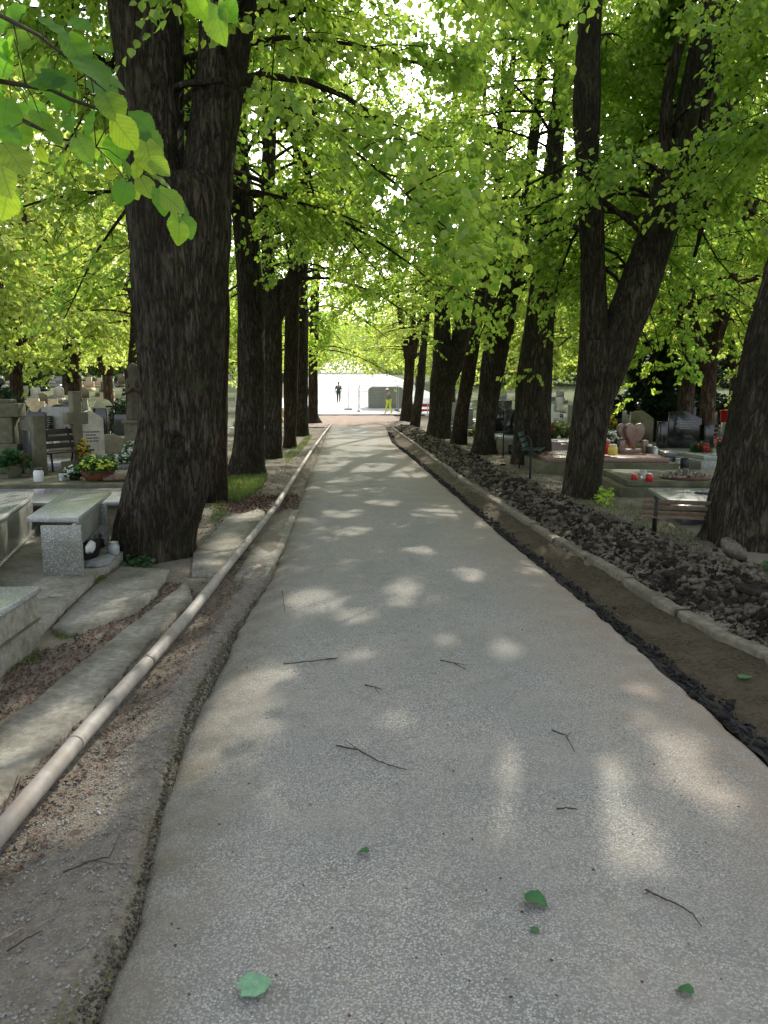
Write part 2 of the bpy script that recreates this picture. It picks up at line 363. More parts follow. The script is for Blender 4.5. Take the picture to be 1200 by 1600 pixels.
class MB:
    def __init__(s): s.V = []; s.F = {}; s.n = 0
    def add(s, V, faces):
        V = np.asarray(V, float).reshape(-1, 3)
        for f in (faces if isinstance(faces, list) else [faces]):
            f = np.asarray(f, np.int64)
            if f.ndim == 1: f = f[None]
            s.F.setdefault(f.shape[1], []).append(f + s.n)
        s.V.append(V); s.n += len(V); return s
    def box(s, c, d, rz=0.0, taper=1.0, rx=0.0):
        x, y, z = [k / 2 for k in d]
        V = np.array([(-x, -y, -z), (x, -y, -z), (x, y, -z), (-x, y, -z), (-x * taper, -y * taper, z), (x * taper, -y * taper, z), (x * taper, y * taper, z), (-x * taper, y * taper, z)])
        if rx:
            cx, sx_ = math.cos(rx), math.sin(rx); V = np.c_[V[:, 0], V[:, 1] * cx - V[:, 2] * sx_, V[:, 1] * sx_ + V[:, 2] * cx]
        cz, sz = math.cos(rz), math.sin(rz)
        V = np.c_[V[:, 0] * cz - V[:, 1] * sz, V[:, 0] * sz + V[:, 1] * cz, V[:, 2]] + np.array(c, float)
        return s.add(V, np.array([(3, 2, 1, 0), (4, 5, 6, 7), (0, 1, 5, 4), (1, 2, 6, 5), (2, 3, 7, 6), (3, 0, 4, 7)]))
    def prism(s, poly, z0, z1):            # poly list of (x,y), counter-clockwise or not
        p = np.array(poly, float)[:, :2]; n = len(p)
        a = np.sum(p[:, 0] * np.roll(p[:, 1], -1) - p[:, 1] * np.roll(p[:, 0], -1))
        if a < 0: p = p[::-1]
        V = np.r_[np.c_[p, np.full(n, z0)], np.c_[p, np.full(n, z1)]]
        q = np.array([(i, (i + 1) % n, n + (i + 1) % n, n + i) for i in range(n)])
        s.add(V, [q, np.arange(n)[::-1], np.arange(n) + n]) if n != 4 else s.add(V, [np.r_[q, [[3, 2, 1, 0]], [[4, 5, 6, 7]]]])
        return s
    def sideprism(s, prof, c, thick, rz=0.0):   # outline in x-z extruded along y
        p = np.array(prof, float); n = len(p)
        a = np.sum(p[:, 0] * np.roll(p[:, 1], -1) - p[:, 1] * np.roll(p[:, 0], -1))
        if a < 0: p = p[::-1]
        V = np.r_[np.c_[p[:, 0], np.full(n, -thick / 2), p[:, 1]], np.c_[p[:, 0], np.full(n, thick / 2), p[:, 1]]]
        cz, sz = math.cos(rz), math.sin(rz)
        V = np.c_[V[:, 0] * cz - V[:, 1] * sz, V[:, 0] * sz + V[:, 1] * cz, V[:, 2]] + np.array(c, float)
        q = np.array([((i + 1) % n, i, n + i, n + (i + 1) % n) for i in range(n)])
        return s.add(V, [q, np.arange(n), (np.arange(n) + n)[::-1]])
    def tube(s, pts, rad, n=10, cap=True, disp=None):
        pts = np.asarray(pts, float); m = len(pts); rad = np.broadcast_to(np.asarray(rad, float), (m,))
        T = np.gradient(pts, axis=0); T /= np.linalg.norm(T, axis=1)[:, None] + 1e-9
        up = np.array([1., 0, 0]) if abs(T[0, 0]) < .9 else np.array([0, 1., 0])
        A = np.zeros((m, 3)); a = up - T[0] * (up @ T[0]); a /= np.linalg.norm(a)
        for i in range(m):
            a = a - T[i] * (a @ T[i]); a /= np.linalg.norm(a) + 1e-9; A[i] = a
        B = np.cross(T, A)
        th = np.linspace(0, 2 * math.pi, n, endpoint=False)
        rr = rad[:, None] * np.ones(n)
        if disp is not None: rr = disp(rr, th, pts, rad)
        V = pts[:, None] + rr[..., None] * (np.cos(th)[None, :, None] * A[:, None] + np.sin(th)[None, :, None] * B[:, None])
        i, j = np.meshgrid(np.arange(m - 1), np.arange(n), indexing='ij')
        q = np.stack([i * n + j, i * n + (j + 1) % n, (i + 1) * n + (j + 1) % n, (i + 1) * n + j], -1).reshape(-1, 4)
        fs = [q]
        if cap: fs += [np.arange(n)[::-1], (m - 1) * n + np.arange(n)]
        return s.add(V.reshape(-1, 3), fs)
    def lathe(s, prof, c=(0, 0, 0), n=20):
        prof = np.array(prof, float); m = len(prof); th = np.linspace(0, 2 * math.pi, n, endpoint=False)
        V = np.stack([prof[:, 0][:, None] * np.cos(th), prof[:, 0][:, None] * np.sin(th), prof[:, 1][:, None] * np.ones(n)], -1).reshape(-1, 3) + np.array(c, float)
        i, j = np.meshgrid(np.arange(m - 1), np.arange(n), indexing='ij')
        q = np.stack([i * n + j, i * n + (j + 1) % n, (i + 1) * n + (j + 1) % n, (i + 1) * n + j], -1).reshape(-1, 4)
        return s.add(V, [q, np.arange(n)[::-1], (m - 1) * n + np.arange(n)])
    def blob(s, c, r, jit=.2, seed=0, sub=1, rz=0.0):
        V, Fc = ICO[sub]
        g = np.random.default_rng(seed)
        off = vnoise(V[:, 0] * 1.7 + seed, V[:, 1] * 1.7, V[:, 2] * 1.7, seed % 97) if sub > 1 else g.uniform(-1, 1, len(V))
        W = V * (1 + jit * off[:, None]) * np.array(r, float)
        cz, sz = math.cos(rz), math.sin(rz)
        W = np.c_[W[:, 0] * cz - W[:, 1] * sz, W[:, 0] * sz + W[:, 1] * cz, W[:, 2]]
        return s.add(W + np.array(c, float), Fc)
    def build(s, name, mat, parent=None, smooth=False, bevel=0.0):
        V = np.concatenate(s.V); Fs = [np.concatenate(f) for f in s.F.values()]
        o = link(name, mesh_np(name, V, Fs, mat, smooth), parent)
        if bevel:
            b = o.modifiers.new('bevel', 'BEVEL'); b.width = bevel; b.segments = 2; b.limit_method = 'ANGLE'
        return o
def _ico():
    t = (1 + 5 ** .5) / 2
    V = np.array([(-1, t, 0), (1, t, 0), (-1, -t, 0), (1, -t, 0), (0, -1, t), (0, 1, t), (0, -1, -t), (0, 1, -t), (t, 0, -1), (t, 0, 1), (-t, 0, -1), (-t, 0, 1)], float)
    V /= np.linalg.norm(V[0])
    Fc = np.array([(0, 11, 5), (0, 5, 1), (0, 1, 7), (0, 7, 10), (0, 10, 11), (1, 5, 9), (5, 11, 4), (11, 10, 2), (10, 7, 6), (7, 1, 8), (3, 9, 4), (3, 4, 2), (3, 2, 6), (3, 6, 8), (3, 8, 9), (4, 9, 5), (2, 4, 11), (6, 2, 10), (8, 6, 7), (9, 8, 1)])
    res = {1: (V, Fc)}
    for k in (2, 3):
        V, Fc = res[k - 1]; V = list(map(tuple, V)); mid = {}; nf = []
        def mp(a, b):
            key = (min(a, b), max(a, b))
            if key not in mid:
                m = (np.array(V[a]) + np.array(V[b])) / 2; m /= np.linalg.norm(m); V.append(tuple(m)); mid[key] = len(V) - 1
            return mid[key]
        for a, b, c in Fc:
            ab, bc, ca = mp(a, b), mp(b, c), mp(c, a)
            nf += [(a, ab, ca), (b, bc, ab), (c, ca, bc), (ab, bc, ca)]
        res[k] = (np.array(V), np.array(nf))
    return res
ICO = _ico()
def chunks(P0, S, rz, seed, flat=.7):
    """many angular broken stones in one mesh"""
    C = np.array([(-1, -1, -1), (1, -1, -1), (1, 1, -1), (-1, 1, -1), (-1, -1, 1), (1, -1, 1), (1, 1, 1), (-1, 1, 1)], float) * .8
    Fq_ = np.array([(3, 2, 1, 0), (4, 5, 6, 7), (0, 1, 5, 4), (1, 2, 6, 5), (2, 3, 7, 6), (3, 0, 4, 7)])
    Fc = np.array([t for q in Fq_ for t in ((q[0], q[1], q[2]), (q[0], q[2], q[3]))])
    g = np.random.default_rng(seed); n = len(P0)
    W = (C[None] + g.uniform(-.5, .5, (n, 8, 3))) * S[:, None, :]
    for ax in (0, 1):
        a = g.normal(0, .45, n); c, s_ = np.cos(a)[:, None], np.sin(a)[:, None]
        o_ = 1 - ax
        W = np.stack([W[..., 0] * c - W[..., 2] * s_, W[..., 1], W[..., 0] * s_ + W[..., 2] * c], -1) if ax == 0 else np.stack([W[..., 0], W[..., 1] * c - W[..., 2] * s_, W[..., 1] * s_ + W[..., 2] * c], -1)
    c, s_ = np.cos(rz)[:, None], np.sin(rz)[:, None]
    W = np.stack([W[..., 0] * c - W[..., 1] * s_, W[..., 0] * s_ + W[..., 1] * c, W[..., 2]], -1) + P0[:, None]
    return W.reshape(-1, 3), (Fc[None] + (np.arange(n) * 8)[:, None, None]).reshape(-1, 3)

# ------------------------------------------------------------------ terrain
KY = [-20, 42, 48, 57, 65, 80, 120, 200, 400, 900]
KZ = [0, 0, .10, .35, .95, 2.0, 4.3, 8, 22, 60]
def terr(y): return np.interp(y, KY, KZ)
def from_px(pts, z=0.0):
    q = np.array([G(u, v, z) for u, v in pts]); o = np.argsort(q[:, 1]); return q[o]
_le = from_px([(150, 1600), (215, 1430), (268, 1210), (303, 1110), (372, 980), (422, 900), (448, 830), (472, 770), (492, 720), (508, 680), (516, 664)])
_re = from_px([(1200, 1183), (1012, 1021), (908, 933), (783, 833), (700, 762), (640, 712), (612, 690), (603, 668)])
_kb = from_px([(1200, 1025), (1117, 990), (1033, 942), (929, 879), (867, 843), (800, 800), (721, 750), (675, 715), (640, 688), (612, 668), (600, 657)])
def xL(y): return np.interp(y, _le[:, 1], _le[:, 0])
def xR(y): return np.interp(y, _re[:, 1], _re[:, 0])
def xK(y): return np.interp(y, _kb[:, 1], _kb[:, 0])
def gz(x, y):
    x = np.asarray(x, float); y = np.asarray(y, float)
    z = terr(y) - .045 + .02 * fbm(x * 1.3, y * 1.3, 0, 3) + .008 * fbm(x * 7, y * 7, 0, 9)
    near = np.clip((50 - y) / 4, 0, 1)
    l, r, k = xL(y), xR(y), xK(y)
    # under the road: well below
    road = np.clip((x - l + .02) / .06, 0, 1) * np.clip((r + .02 - x) / .06, 0, 1) * (y < 42.3)
    z = z - road * .09
    # dug strip beside the road and rubble bank beyond the kerb
    dug = np.clip((x - r + .05) / .1, 0, 1) * np.clip((k - x) / .05, 0, 1) * near
    z = z - dug * .055
    t = (x - k - .12)
    bank = np.exp(-((t - .62) / .42) ** 2) * near * (y > -1)
    z = z + bank * (.11 + .05 * fbm(x * 3, y * 1.6, 0, 21)) + (t > 0) * near * .035
    # soft bank on the left beside the pipe
    tl = l - x
    z = z + np.exp(-((tl - .12) / .16) ** 2) * near * .045 * (y < 42)
    z = z - np.exp(-((tl - .02) / .035) ** 2) * near * .012 * (y < 42)
    z = z + np.clip((tl - 1.0) / 1.2, 0, 1) * near * .02
    return z
def gzs(x, y): return float(gz(np.array([x]), np.array([y]))[0])

def axis(segs):
    out = []
    for a, b, s in segs: out += list(np.arange(a, b, s))
    return np.array(out)
def gridmesh(X, Y, Z):
    ny, nx = Z.shape
    V = np.stack([X, Y, Z], -1).reshape(-1, 3)
    i, j = np.meshgrid(np.arange(ny - 1), np.arange(nx - 1), indexing='ij')
    a = i * nx + j
    return V, np.stack([a, a + 1, a + nx + 1, a + nx], -1).reshape(-1, 4)
xs = axis([(-900, -100, 80), (-100, -20, 8), (-20, -6, .8), (-6, -3.2, .15), (-3.2, 5.2, .035), (5.2, 9, .15), (9, 20, .8), (20, 100, 8), (100, 901, 80)])
ys = axis([(-60, -4, 6), (-4, 1.2, .3), (1.2, 7, .045), (7, 14, .08), (14, 26, .16), (26, 60, .5), (60, 140, 4), (140, 901, 60)])
Xg, Yg = np.meshgrid(xs, ys)
V, Fq = gridmesh(Xg, Yg, gz(Xg, Yg))
tag(link('ground', mesh_np('ground', V, [Fq], M['soil'], True)), kind='structure')

# road sheet with a ragged edge
ys = axis([(-8, 1.2, .3), (1.2, 8, .03), (8, 16, .06), (16, 42.01, .2)]); nx = 70
t = np.linspace(0, 1, nx)
lx = xL(ys) + .012 * fbm(ys * 6, 0 * ys, 0, 31, 4) + .02 * vnoise(ys * .9, 0 * ys, 0, 33)
rx = xR(ys) + .014 * fbm(ys * 4, 0 * ys, 0, 35, 4)
X = lx[:, None] + (rx - lx)[:, None] * t; Y = np.repeat(ys[:, None], nx, 1)
Zr = .004 * fbm(X * .9, Y * .9, 0, 41) + .0015 * fbm(X * 9, Y * 9, 0, 42) + .02 * (1 - (2 * t - 1) ** 2)[None] - .012
edge = np.minimum(t, 1 - t)[None] * (rx - lx)[:, None]
Zr = Zr - .02 * np.exp(-(edge / .05) ** 2)
Xa = np.concatenate([X[:, :1] - .012, X, X[:, -1:] + .012], 1); Ya = np.concatenate([Y[:, :1], Y, Y[:, -1:]], 1)
Zr[:, :4] -= np.array([.018, .012, .006, .002])[None]
Za = np.concatenate([Zr[:, :1] - .12, Zr, Zr[:, -1:] - .12], 1)
V, Fq = gridmesh(Xa, Ya, Za)
tag(link('road', mesh_np('road', V, [Fq], M['road'], False)), kind='structure')
# bitumen seam along the cut edge, dirt strip, kerb
def strip(name, xa, xb, ys, zf, mat, n=8, kind='structure'):
    t = np.linspace(0, 1, n); X = xa[:, None] + (xb - xa)[:, None] * t; Y = np.repeat(ys[:, None], n, 1)
    V, Fq = gridmesh(X, Y, zf(X, Y, t)); o = link(name, mesh_np(name, V, [Fq], mat)); tag(o, kind=kind); return o
ysf = axis([(-3, 1.2, .3), (1.2, 16, .06), (16, 42.1, .25)])
w = .13 + .04 * fbm(ysf * 2.5, 0 * ysf, 0, 51)
strip('tar_seam', xR(ysf) - .004 + .01 * fbm(ysf * 9, 0 * ysf, 0, 52), xR(ysf) + w, ysf,
      lambda X, Y, t: -.028 - .04 * t[None] + .014 * fbm(X * 12, Y * 12, 0, 56) + .010 * fbm(X * 30, Y * 30, 0, 53), M['bitumen'], 12)
strip('dirt_strip', xR(ysf) + .05, xK(ysf) + .02, ysf,
      lambda X, Y, t: -.083 + .045 * t[None] ** 3 + .012 * fbm(X * 5, Y * 5, 0, 54) + .006 * fbm(X * 24, Y * 24, 0, 55), M['trench'], 34)
kb = MB(); y = -1.5; kk = 0
while y < 47:
    L = 1.0
    x0, x1 = float(xK(y)), float(xK(y + L - .012)); w = .11
    rs = rnd.uniform(-.008, .008); rl = rnd.uniform(-.012, .012)
    n = 14; tt = np.linspace(0, 1, n)
    yy = y + tt * (L - .012)
    ex = xK(yy) + rl + .006 * fbm(yy * 6, 0 * yy, 0, 61); ez = .012 + rs + .006 * fbm(yy * 8, 0 * yy, 0, 62) + terr(yy)
    sec = [(0, -.16), (.0, -.015), (.012, 0.0), (w - .012, .0), (w, -.015), (w, -.16)]
    V = np.array([[(ex[i] + a, yy[i], ez[i] + b) for a, b in sec] for i in range(n)]).reshape(-1, 3)
    q = np.array([(i * 6 + j, i * 6 + j + 1, (i + 1) * 6 + j + 1, (i + 1) * 6 + j) for i in range(n - 1) for j in range(5)])
    kb.add(V, [q, np.arange(6), (n - 1) * 6 + np.arange(6)[::-1]])
    y += L
tag(kb.build('kerb', M['kerb']), kind='structure')
# end of the road: scraped band, then bright paving uphill
ysr = axis([(42.02, 55.2, .4)])
strip('scraped_band', np.full(len(ysr), -2.9), np.full(len(ysr), 3.6), ysr,
      lambda X, Y, t: terr(Y) + .01 + .015 * fbm(X * 2, Y * 2, 0, 71) - .03 * (np.abs(Y - 42) < 1), M['red_dirt'], 40)
ysp = axis([(55, 130, 3), (130, 420, 20)])
strip('plaza', np.full(len(ysp), -5.5), np.full(len(ysp), 9.), ysp, lambda X, Y, t: terr(Y) + .05, M['paving'], 20)
tag(MB().box((.2, 55.0, float(terr(55)) + .02), (12, .25, .12)).build('paving_edge', M['kerb']), kind='structure')
# hills
hx = np.linspace(-900, 900, 60); hy = np.linspace(300, 900, 16)
HX, HY = np.meshgrid(hx, hy)
V, Fq = gridmesh(HX, HY, terr(HY) - 12 + 26 * np.clip((HY - 300) / 200, 0, 1) + 8 * vnoise(HX * .01, HY * .01, 0, 77))
tag(link('hills', mesh_np('hills', V, [Fq], M['hill'], True)), kind='structure')

# concrete slabs of the old left path
def slab(pts, h, label=None, z=None, sink=.12, mat='concrete', sub=True, name='path_slab'):
    q = [G(u, v)[:2] for u, v in pts]
    # ragged outline
    out = []
    for i in range(len(q)):
        a, b = q[i], q[(i + 1) % len(q)]; L = np.linalg.norm(b - a); k = max(2, int(L / .07))
        for j in range(k):
            p = a + (b - a) * j / k; out.append(p + (rg.uniform(-.008, .008, 2) if j else 0))
    zz = -.02 + h if z is None else z
    m = MB().prism(out, zz - sink, zz)
    o = m.build(name, M[mat]); tag(o, label, kind='structure'); return o
slab([(364, 905), (398, 850), (436, 800), (466, 795), (444, 850), (412, 903)], .01)
slab([(300, 893), (303, 862), (356, 808), (402, 795), (414, 799), (345, 895)], .014)
slab([(82, 977), (132, 925), (190, 884), (265, 888), (245, 922), (215, 947), (180, 962), (108, 988)], .012)
slab([(-60, 1250), (0, 1135), (100, 1052), (165, 1003), (225, 957), (292, 905), (300, 930), (235, 995), (160, 1080), (60, 1180), (-60, 1310)], .004)
slab([(-90, 890), (40, 845), (190, 845), (192, 874), (152, 902), (63, 990), (-10, 1040), (-200, 1080)], .07, name='bench_platform')

# ------------------------------------------------------------------ trees
def leaf_geo(Pp, D, Nn, S, kind=6):
    """leaf quads: P base, D tip direction, N normal, S size"""
    D = D / (np.linalg.norm(D, axis=1)[:, None] + 1e-9)
    W = np.cross(D, Nn); W /= np.linalg.norm(W, axis=1)[:, None] + 1e-9
    Nn = np.cross(W, D); n = len(Pp)
    if kind == 6:
        sh = [(0, 0, 0), (-.40, .22, .10), (-.42, .62, .10), (0, 1.05, -.10), (.42, .62, .10), (.40, .22, .10)]
        f = np.array([(0, 3, 2, 1), (0, 5, 4, 3)])
    else:
        sh = [(0, 0, 0), (-.42, .45, .06), (0, 1.0, -.06), (.42, .45, .06)]; f = np.array([(0, 3, 2, 1)])
    V = np.stack([Pp + S[:, None] * (a * W + b * D + c * Nn) for a, b, c in sh], 1).reshape(-1, 3)
    k = len(sh)
    return V, (f[None] + (np.arange(n) * k)[:, None, None]).reshape(-1, 4)

def grow(stems, g, nb, zlow, spread, size=.085, kind=6, twigs=True, ztop=None, bias=None, dens=1.0, low=0.35, prune=None):
    """stems: list of (pts, rad). returns branch MB and leaf arrays"""
    mb = MB(); tw = MB(); Ps, Ds, Ns, Ss = [], [], [], []
    cand = []
    for pts, rad in stems:
        for i in range(len(pts)):
            if pts[i][2] > zlow: cand.append((pts[i], rad[i]))
    if not cand: cand = [(stems[0][0][-1], stems[0][1][-1])]
    zs = np.array([c[0][2] for c in cand]); H = zs.max()
    wts = np.clip(1.25 - 1.05 * (zs - zlow) / max(1, H - zlow), .12, None); wts /= wts.sum()
    for b in range(nb):
        p0, r0 = cand[g.choice(len(cand), p=wts)]
        if bias is not None and g.random() < bias[1]: az = bias[0] + g.normal(0, .6)
        else: az = g.uniform(0, 2 * math.pi)
        hrel = (p0[2] - zlow) / max(1, H - zlow)
        L = spread * (1.05 - .55 * hrel) * g.uniform(.6, 1.1)
        el = g.uniform(.0, .55) + .5 * hrel
        d = np.array([math.cos(az) * math.cos(el), math.sin(az) * math.cos(el), math.sin(el)])
        m = 8; t = np.linspace(0, 1, m)
        droop = g.uniform(.15, .5) * (1.2 - hrel) * low / .35
        pts = p0 + d * L * t[:, None] + np.c_[g.normal(0, .05, m).cumsum(), g.normal(0, .05, m).cumsum(), -droop * L * t ** 2] * np.minimum(1, t * 3)[:, None]
        rb = min(r0 * .4, .009 * L + .008)
        mb.tube(pts, rb * (1 - .8 * t), 6 if rb > .03 else 4, False)
        ns = max(3, int(L * 5 * dens))
        ts = g.uniform(.30, 1.0, ns)
        for k, tq in enumerate(ts):
            p = np.array([np.interp(tq, t, pts[:, c]) for c in range(3)])
            tan = pts[min(m - 1, int(tq * (m - 1)) + 1)] - pts[int(tq * (m - 1)) - (1 if tq > .99 else 0)]
            a0 = math.atan2(tan[1], tan[0]) + g.choice([-1, 1]) * g.uniform(.3, 1.3)
            l2 = g.uniform(.5, 1.5) * (1.1 - .5 * tq) * (spread / 4.2)
            e2 = g.uniform(-.7, .7)
            d2 = np.array([math.cos(a0) * math.cos(e2), math.sin(a0) * math.cos(e2), math.sin(e2)])
            t2 = np.linspace(0, 1, 5)
            p2 = p + d2 * l2 * t2[:, None] + np.c_[np.zeros(5), np.zeros(5), -.28 * l2 * t2 ** 2]
            if twigs: tw.tube(p2, .009 * (1 - .75 * t2) + .0015, 3, False)
            nt_ = max(2, int(l2 * 7))
            # leafy shoots on the side branch
            tt = g.uniform(.1, 1, nt_)
            base = p + d2 * l2 * tt[:, None] + np.c_[np.zeros(nt_), np.zeros(nt_), -.28 * l2 * tt ** 2]
            aa = a0 + g.choice([-1, 1], nt_) * g.uniform(.2, 1.2, nt_); l3 = g.uniform(.22, .5, nt_)
            ee = g.uniform(-.9, .5, nt_)
            d3 = np.c_[np.cos(aa) * np.cos(ee), np.sin(aa) * np.cos(ee), np.sin(ee)]
            nl = 7
            s = (np.arange(nl) + .5) / nl
            pp = base[:, None] + d3[:, None] * (l3[:, None] * s)[..., None]
            pp = pp - np.array([0, 0, 1]) * (.18 * l3[:, None] * s ** 2)[..., None]
            side = np.cross(d3, [0, 0, 1.]); side /= np.linalg.norm(side, axis=1)[:, None]
            sg = np.where(np.arange(nl) % 2, 1., -1.)
            dd = d3[:, None] * .55 + side[:, None] * sg[None, :, None] * .8 + np.array([0, 0, -.75]) + g.normal(0, .35, (nt_, nl, 3))
            nn = np.array([0, 0, .7]) + g.normal(0, .62, (nt_, nl, 3))
            Ps.append(pp.reshape(-1, 3)); Ds.append(dd.reshape(-1, 3)); Ns.append(nn.reshape(-1, 3))
            Ss.append(g.uniform(.65, 1.2, nt_ * nl) * size)
    V, Fq = leaf_geo(np.concatenate(Ps), np.concatenate(Ds), np.concatenate(Ns), np.concatenate(Ss), kind)
    if prune is not None and tw.n:
        TV = np.concatenate(tw.V); TF = np.concatenate(tw.F[4]); TF = TF[~prune(TV[TF[:, 0]])]; mb.add(TV, TF)
    elif tw.n: mb.add(np.concatenate(tw.V), np.concatenate(tw.F[4]))
    k = 6 if kind == 6 else 4
    C = V.reshape(-1, k, 3)[:, 0]; ok = np.ones(len(C), bool)
    for pts, rad in stems:              # no leaves right against the stems
        for i in range(0, len(pts), max(1, int(.35 / (np.linalg.norm(pts[1] - pts[0]) + 1e-6)))):
            ok &= ((C - pts[i]) ** 2).sum(1) > (.55 + rad[i]) ** 2
    V = V.reshape(-1, k, 3)[ok].reshape(-1, 3); Fq = Fq[:int(ok.sum()) * (2 if k == 6 else 1)]
    return mb, V, Fq
def crown_obj(mb, V, Fq, bark, leaf, root, base=None):
    BV = np.concatenate(mb.V); Fs = [np.concatenate(f) for f in mb.F.values()]
    if base is not None: BV = BV - base; V = V - base
    me = mesh_np('crown', np.concatenate([BV, V]), Fs + [Fq + len(BV)], bark)
    me.materials.append(leaf); nb_ = sum(len(f) for f in Fs)
    me.polygons.foreach_set('material_index', np.r_[np.zeros(nb_, np.int32), np.ones(len(Fq), np.int32)])
    me.polygons.foreach_set('use_smooth', np.r_[np.ones(nb_, bool), np.zeros(len(Fq), bool)])
    return link('crown', me, root)

def prof_world(rows, Y):
    pts, rad = [], []
    for v, a, b in rows:
        pa, pb = P(a, v, Y), P(b, v, Y); pts.append((pa + pb) / 2); rad.append((pb[0] - pa[0]) / 2 * .96)
    return np.array(pts), np.array(rad)
def refine(pts, rad, step):
    d = np.r_[0, np.cumsum(np.linalg.norm(np.diff(pts, axis=0), axis=1))]
    n = max(3, int(d[-1] / step)); s = np.linspace(0, d[-1], n)
    # smooth (catmull-like through averaging)
    q = np.c_[[np.interp(s, d, pts[:, k]) for k in range(3)]].T; r = np.interp(s, d, rad)
    k = max(1, int(.22 / step)); ker = np.hanning(2 * k + 3); ker /= ker.sum(); h = len(ker) // 2
    def sm(a):
        p = np.r_[2 * a[0] - a[h:0:-1], a, 2 * a[-1] - a[-2:-h - 2:-1]] if len(a) > h + 2 else None
        return a if p is None else np.convolve(p, ker, 'valid')
    return np.c_[sm(q[:, 0]), sm(q[:, 1]), sm(q[:, 2])], sm(r)
def bark_disp(seed, z0, flare=.22, ridge=.012, knot=None, lobes=5):
    def f(rr, th, pts, rad):
        c, s = np.cos(th)[None], np.sin(th)[None]; z = pts[:, 2][:, None]
        lo = vnoise(c * 1.3 + 0 * z, s * 1.3 + 0 * z, z * .9, seed) * .07 + vnoise(c * 3 + 0 * z, s * 3 + 0 * z, z * 2.2, seed + 1) * .03
        h = np.clip(z - z0, 0, None)
        lob = .55 + .45 * np.cos(th * lobes + seed)[None] + .3 * vnoise(c * 2, s * 2, 0 * z, seed + 3)
        out = rr * (1 + lo + flare * np.exp(-h / .22) * lob)
        k = 1 / max(.1, float(np.mean(rad)))
        sc = 6.5
        rd = 1 - np.abs(vnoise(c * sc / k * 2.2 * k + 0 * z, s * sc * 2.2 + 0 * z, z * 2.6, seed + 5))
        rd2 = 1 - np.abs(vnoise(c * sc * 4 + 0 * z, s * sc * 4 + 0 * z, z * 5, seed + 6))
        out = out + ridge * (rd ** 3 - .5) + ridge * .6 * (rd2 ** 2 - .5)
        if knot:
            for kz, kt, kr, kh in knot:
                dz = (z - kz); dt = (np.angle(np.exp(1j * (th[None] - kt)))) * rad[:, None]
                d = np.sqrt((dz / 1.35) ** 2 + dt ** 2) / kr
                out = out + kh * np.exp(-((d - .8) / .28) ** 2) - kh * 1.6 * np.exp(-(d / .42) ** 2)
        return out
    return f

TREES = []
EL, AZ = R(36), R(17)            # sun ahead and a little to the right
SUN = np.array([math.sin(AZ) * math.cos(EL), math.cos(AZ) * math.cos(EL), math.sin(EL)])
GAPS = [(835, 1235, .10, .26), (870, 1150, .09, .12), (330, 1180, .1, .14), (560, 1160, .07, .1), (445, 1250, .07, .1), (560, 960, .12, .16), (660, 860, .14, .2), (1045, 1145, .13, .24), (1085, 1205, .13, .24), (905, 1195, .16, .22), (945, 1290, .14, .24), (840, 1190, .10, .14), (845, 1265, .11, .2), (745, 895, .16, .3), (640, 925, .18, .35), (490, 935, .2, .3),
        (385, 1095, .16, .35), (420, 1050, .14, .2), (810, 885, .14, .2), (1003, 1070, .1, .12), (620, 1120, .08, .1), (560, 1020, .1, .12), (790, 1015, .09, .15), (700, 1000, .07, .1), (770, 995, .06, .1), (940, 1470, .06, .1),
        (110, 1150, .30, .42), (250, 1040, .14, .25), (40, 1240, .2, .3), (180, 1230, .1, .2), (400, 800, .15, .5), (60, 880, .1, .3), (120, 795, .2, .3), (60, 1210, .15, .3), (215, 1110, .1, .2), (350, 850, .2, .5), (420, 860, .12, .5), (330, 880, .15, .25), (300, 960, .12, .2), (560, 830, .2, .3), (300, 1010, .1, .2), (30, 1290, .1, .15)]
GP = np.array([[*G(u, v)[:2], a, b] for u, v, a, b in GAPS])
def gap_mask(p):                 # leaves and twigs cut away so sun falls on chosen ground patches
    h = p[:, :2] - SUN[None, :2] * (p[:, 2] / SUN[2])[:, None]
    x, y = h[:, 0], h[:, 1]
    wob = 1 + .5 * vnoise(x * 9, y * 5, 0, 811)
    m = np.zeros(len(p), bool)
    for gx, gy, a, b in GP:
        m |= (((x - gx) / (a * 1.42)) ** 2 + ((y - gy) / (b * 1.42)) ** 2) < wob
    f = vnoise(x * 1.7, y * .95, 0, 812) + .45 * vnoise(x * 4.1, y * 2.4, 0, 813)
    thr = np.interp(y, [6, 9, 16, 40], [1.2, .45, .17, .08])
    m |= (f > thr) & (y > 6.5) & (y < 46)
    m |= (f > .30) & ((x > 3.4) | (x < -2.6)) & (y > 5)
    return m
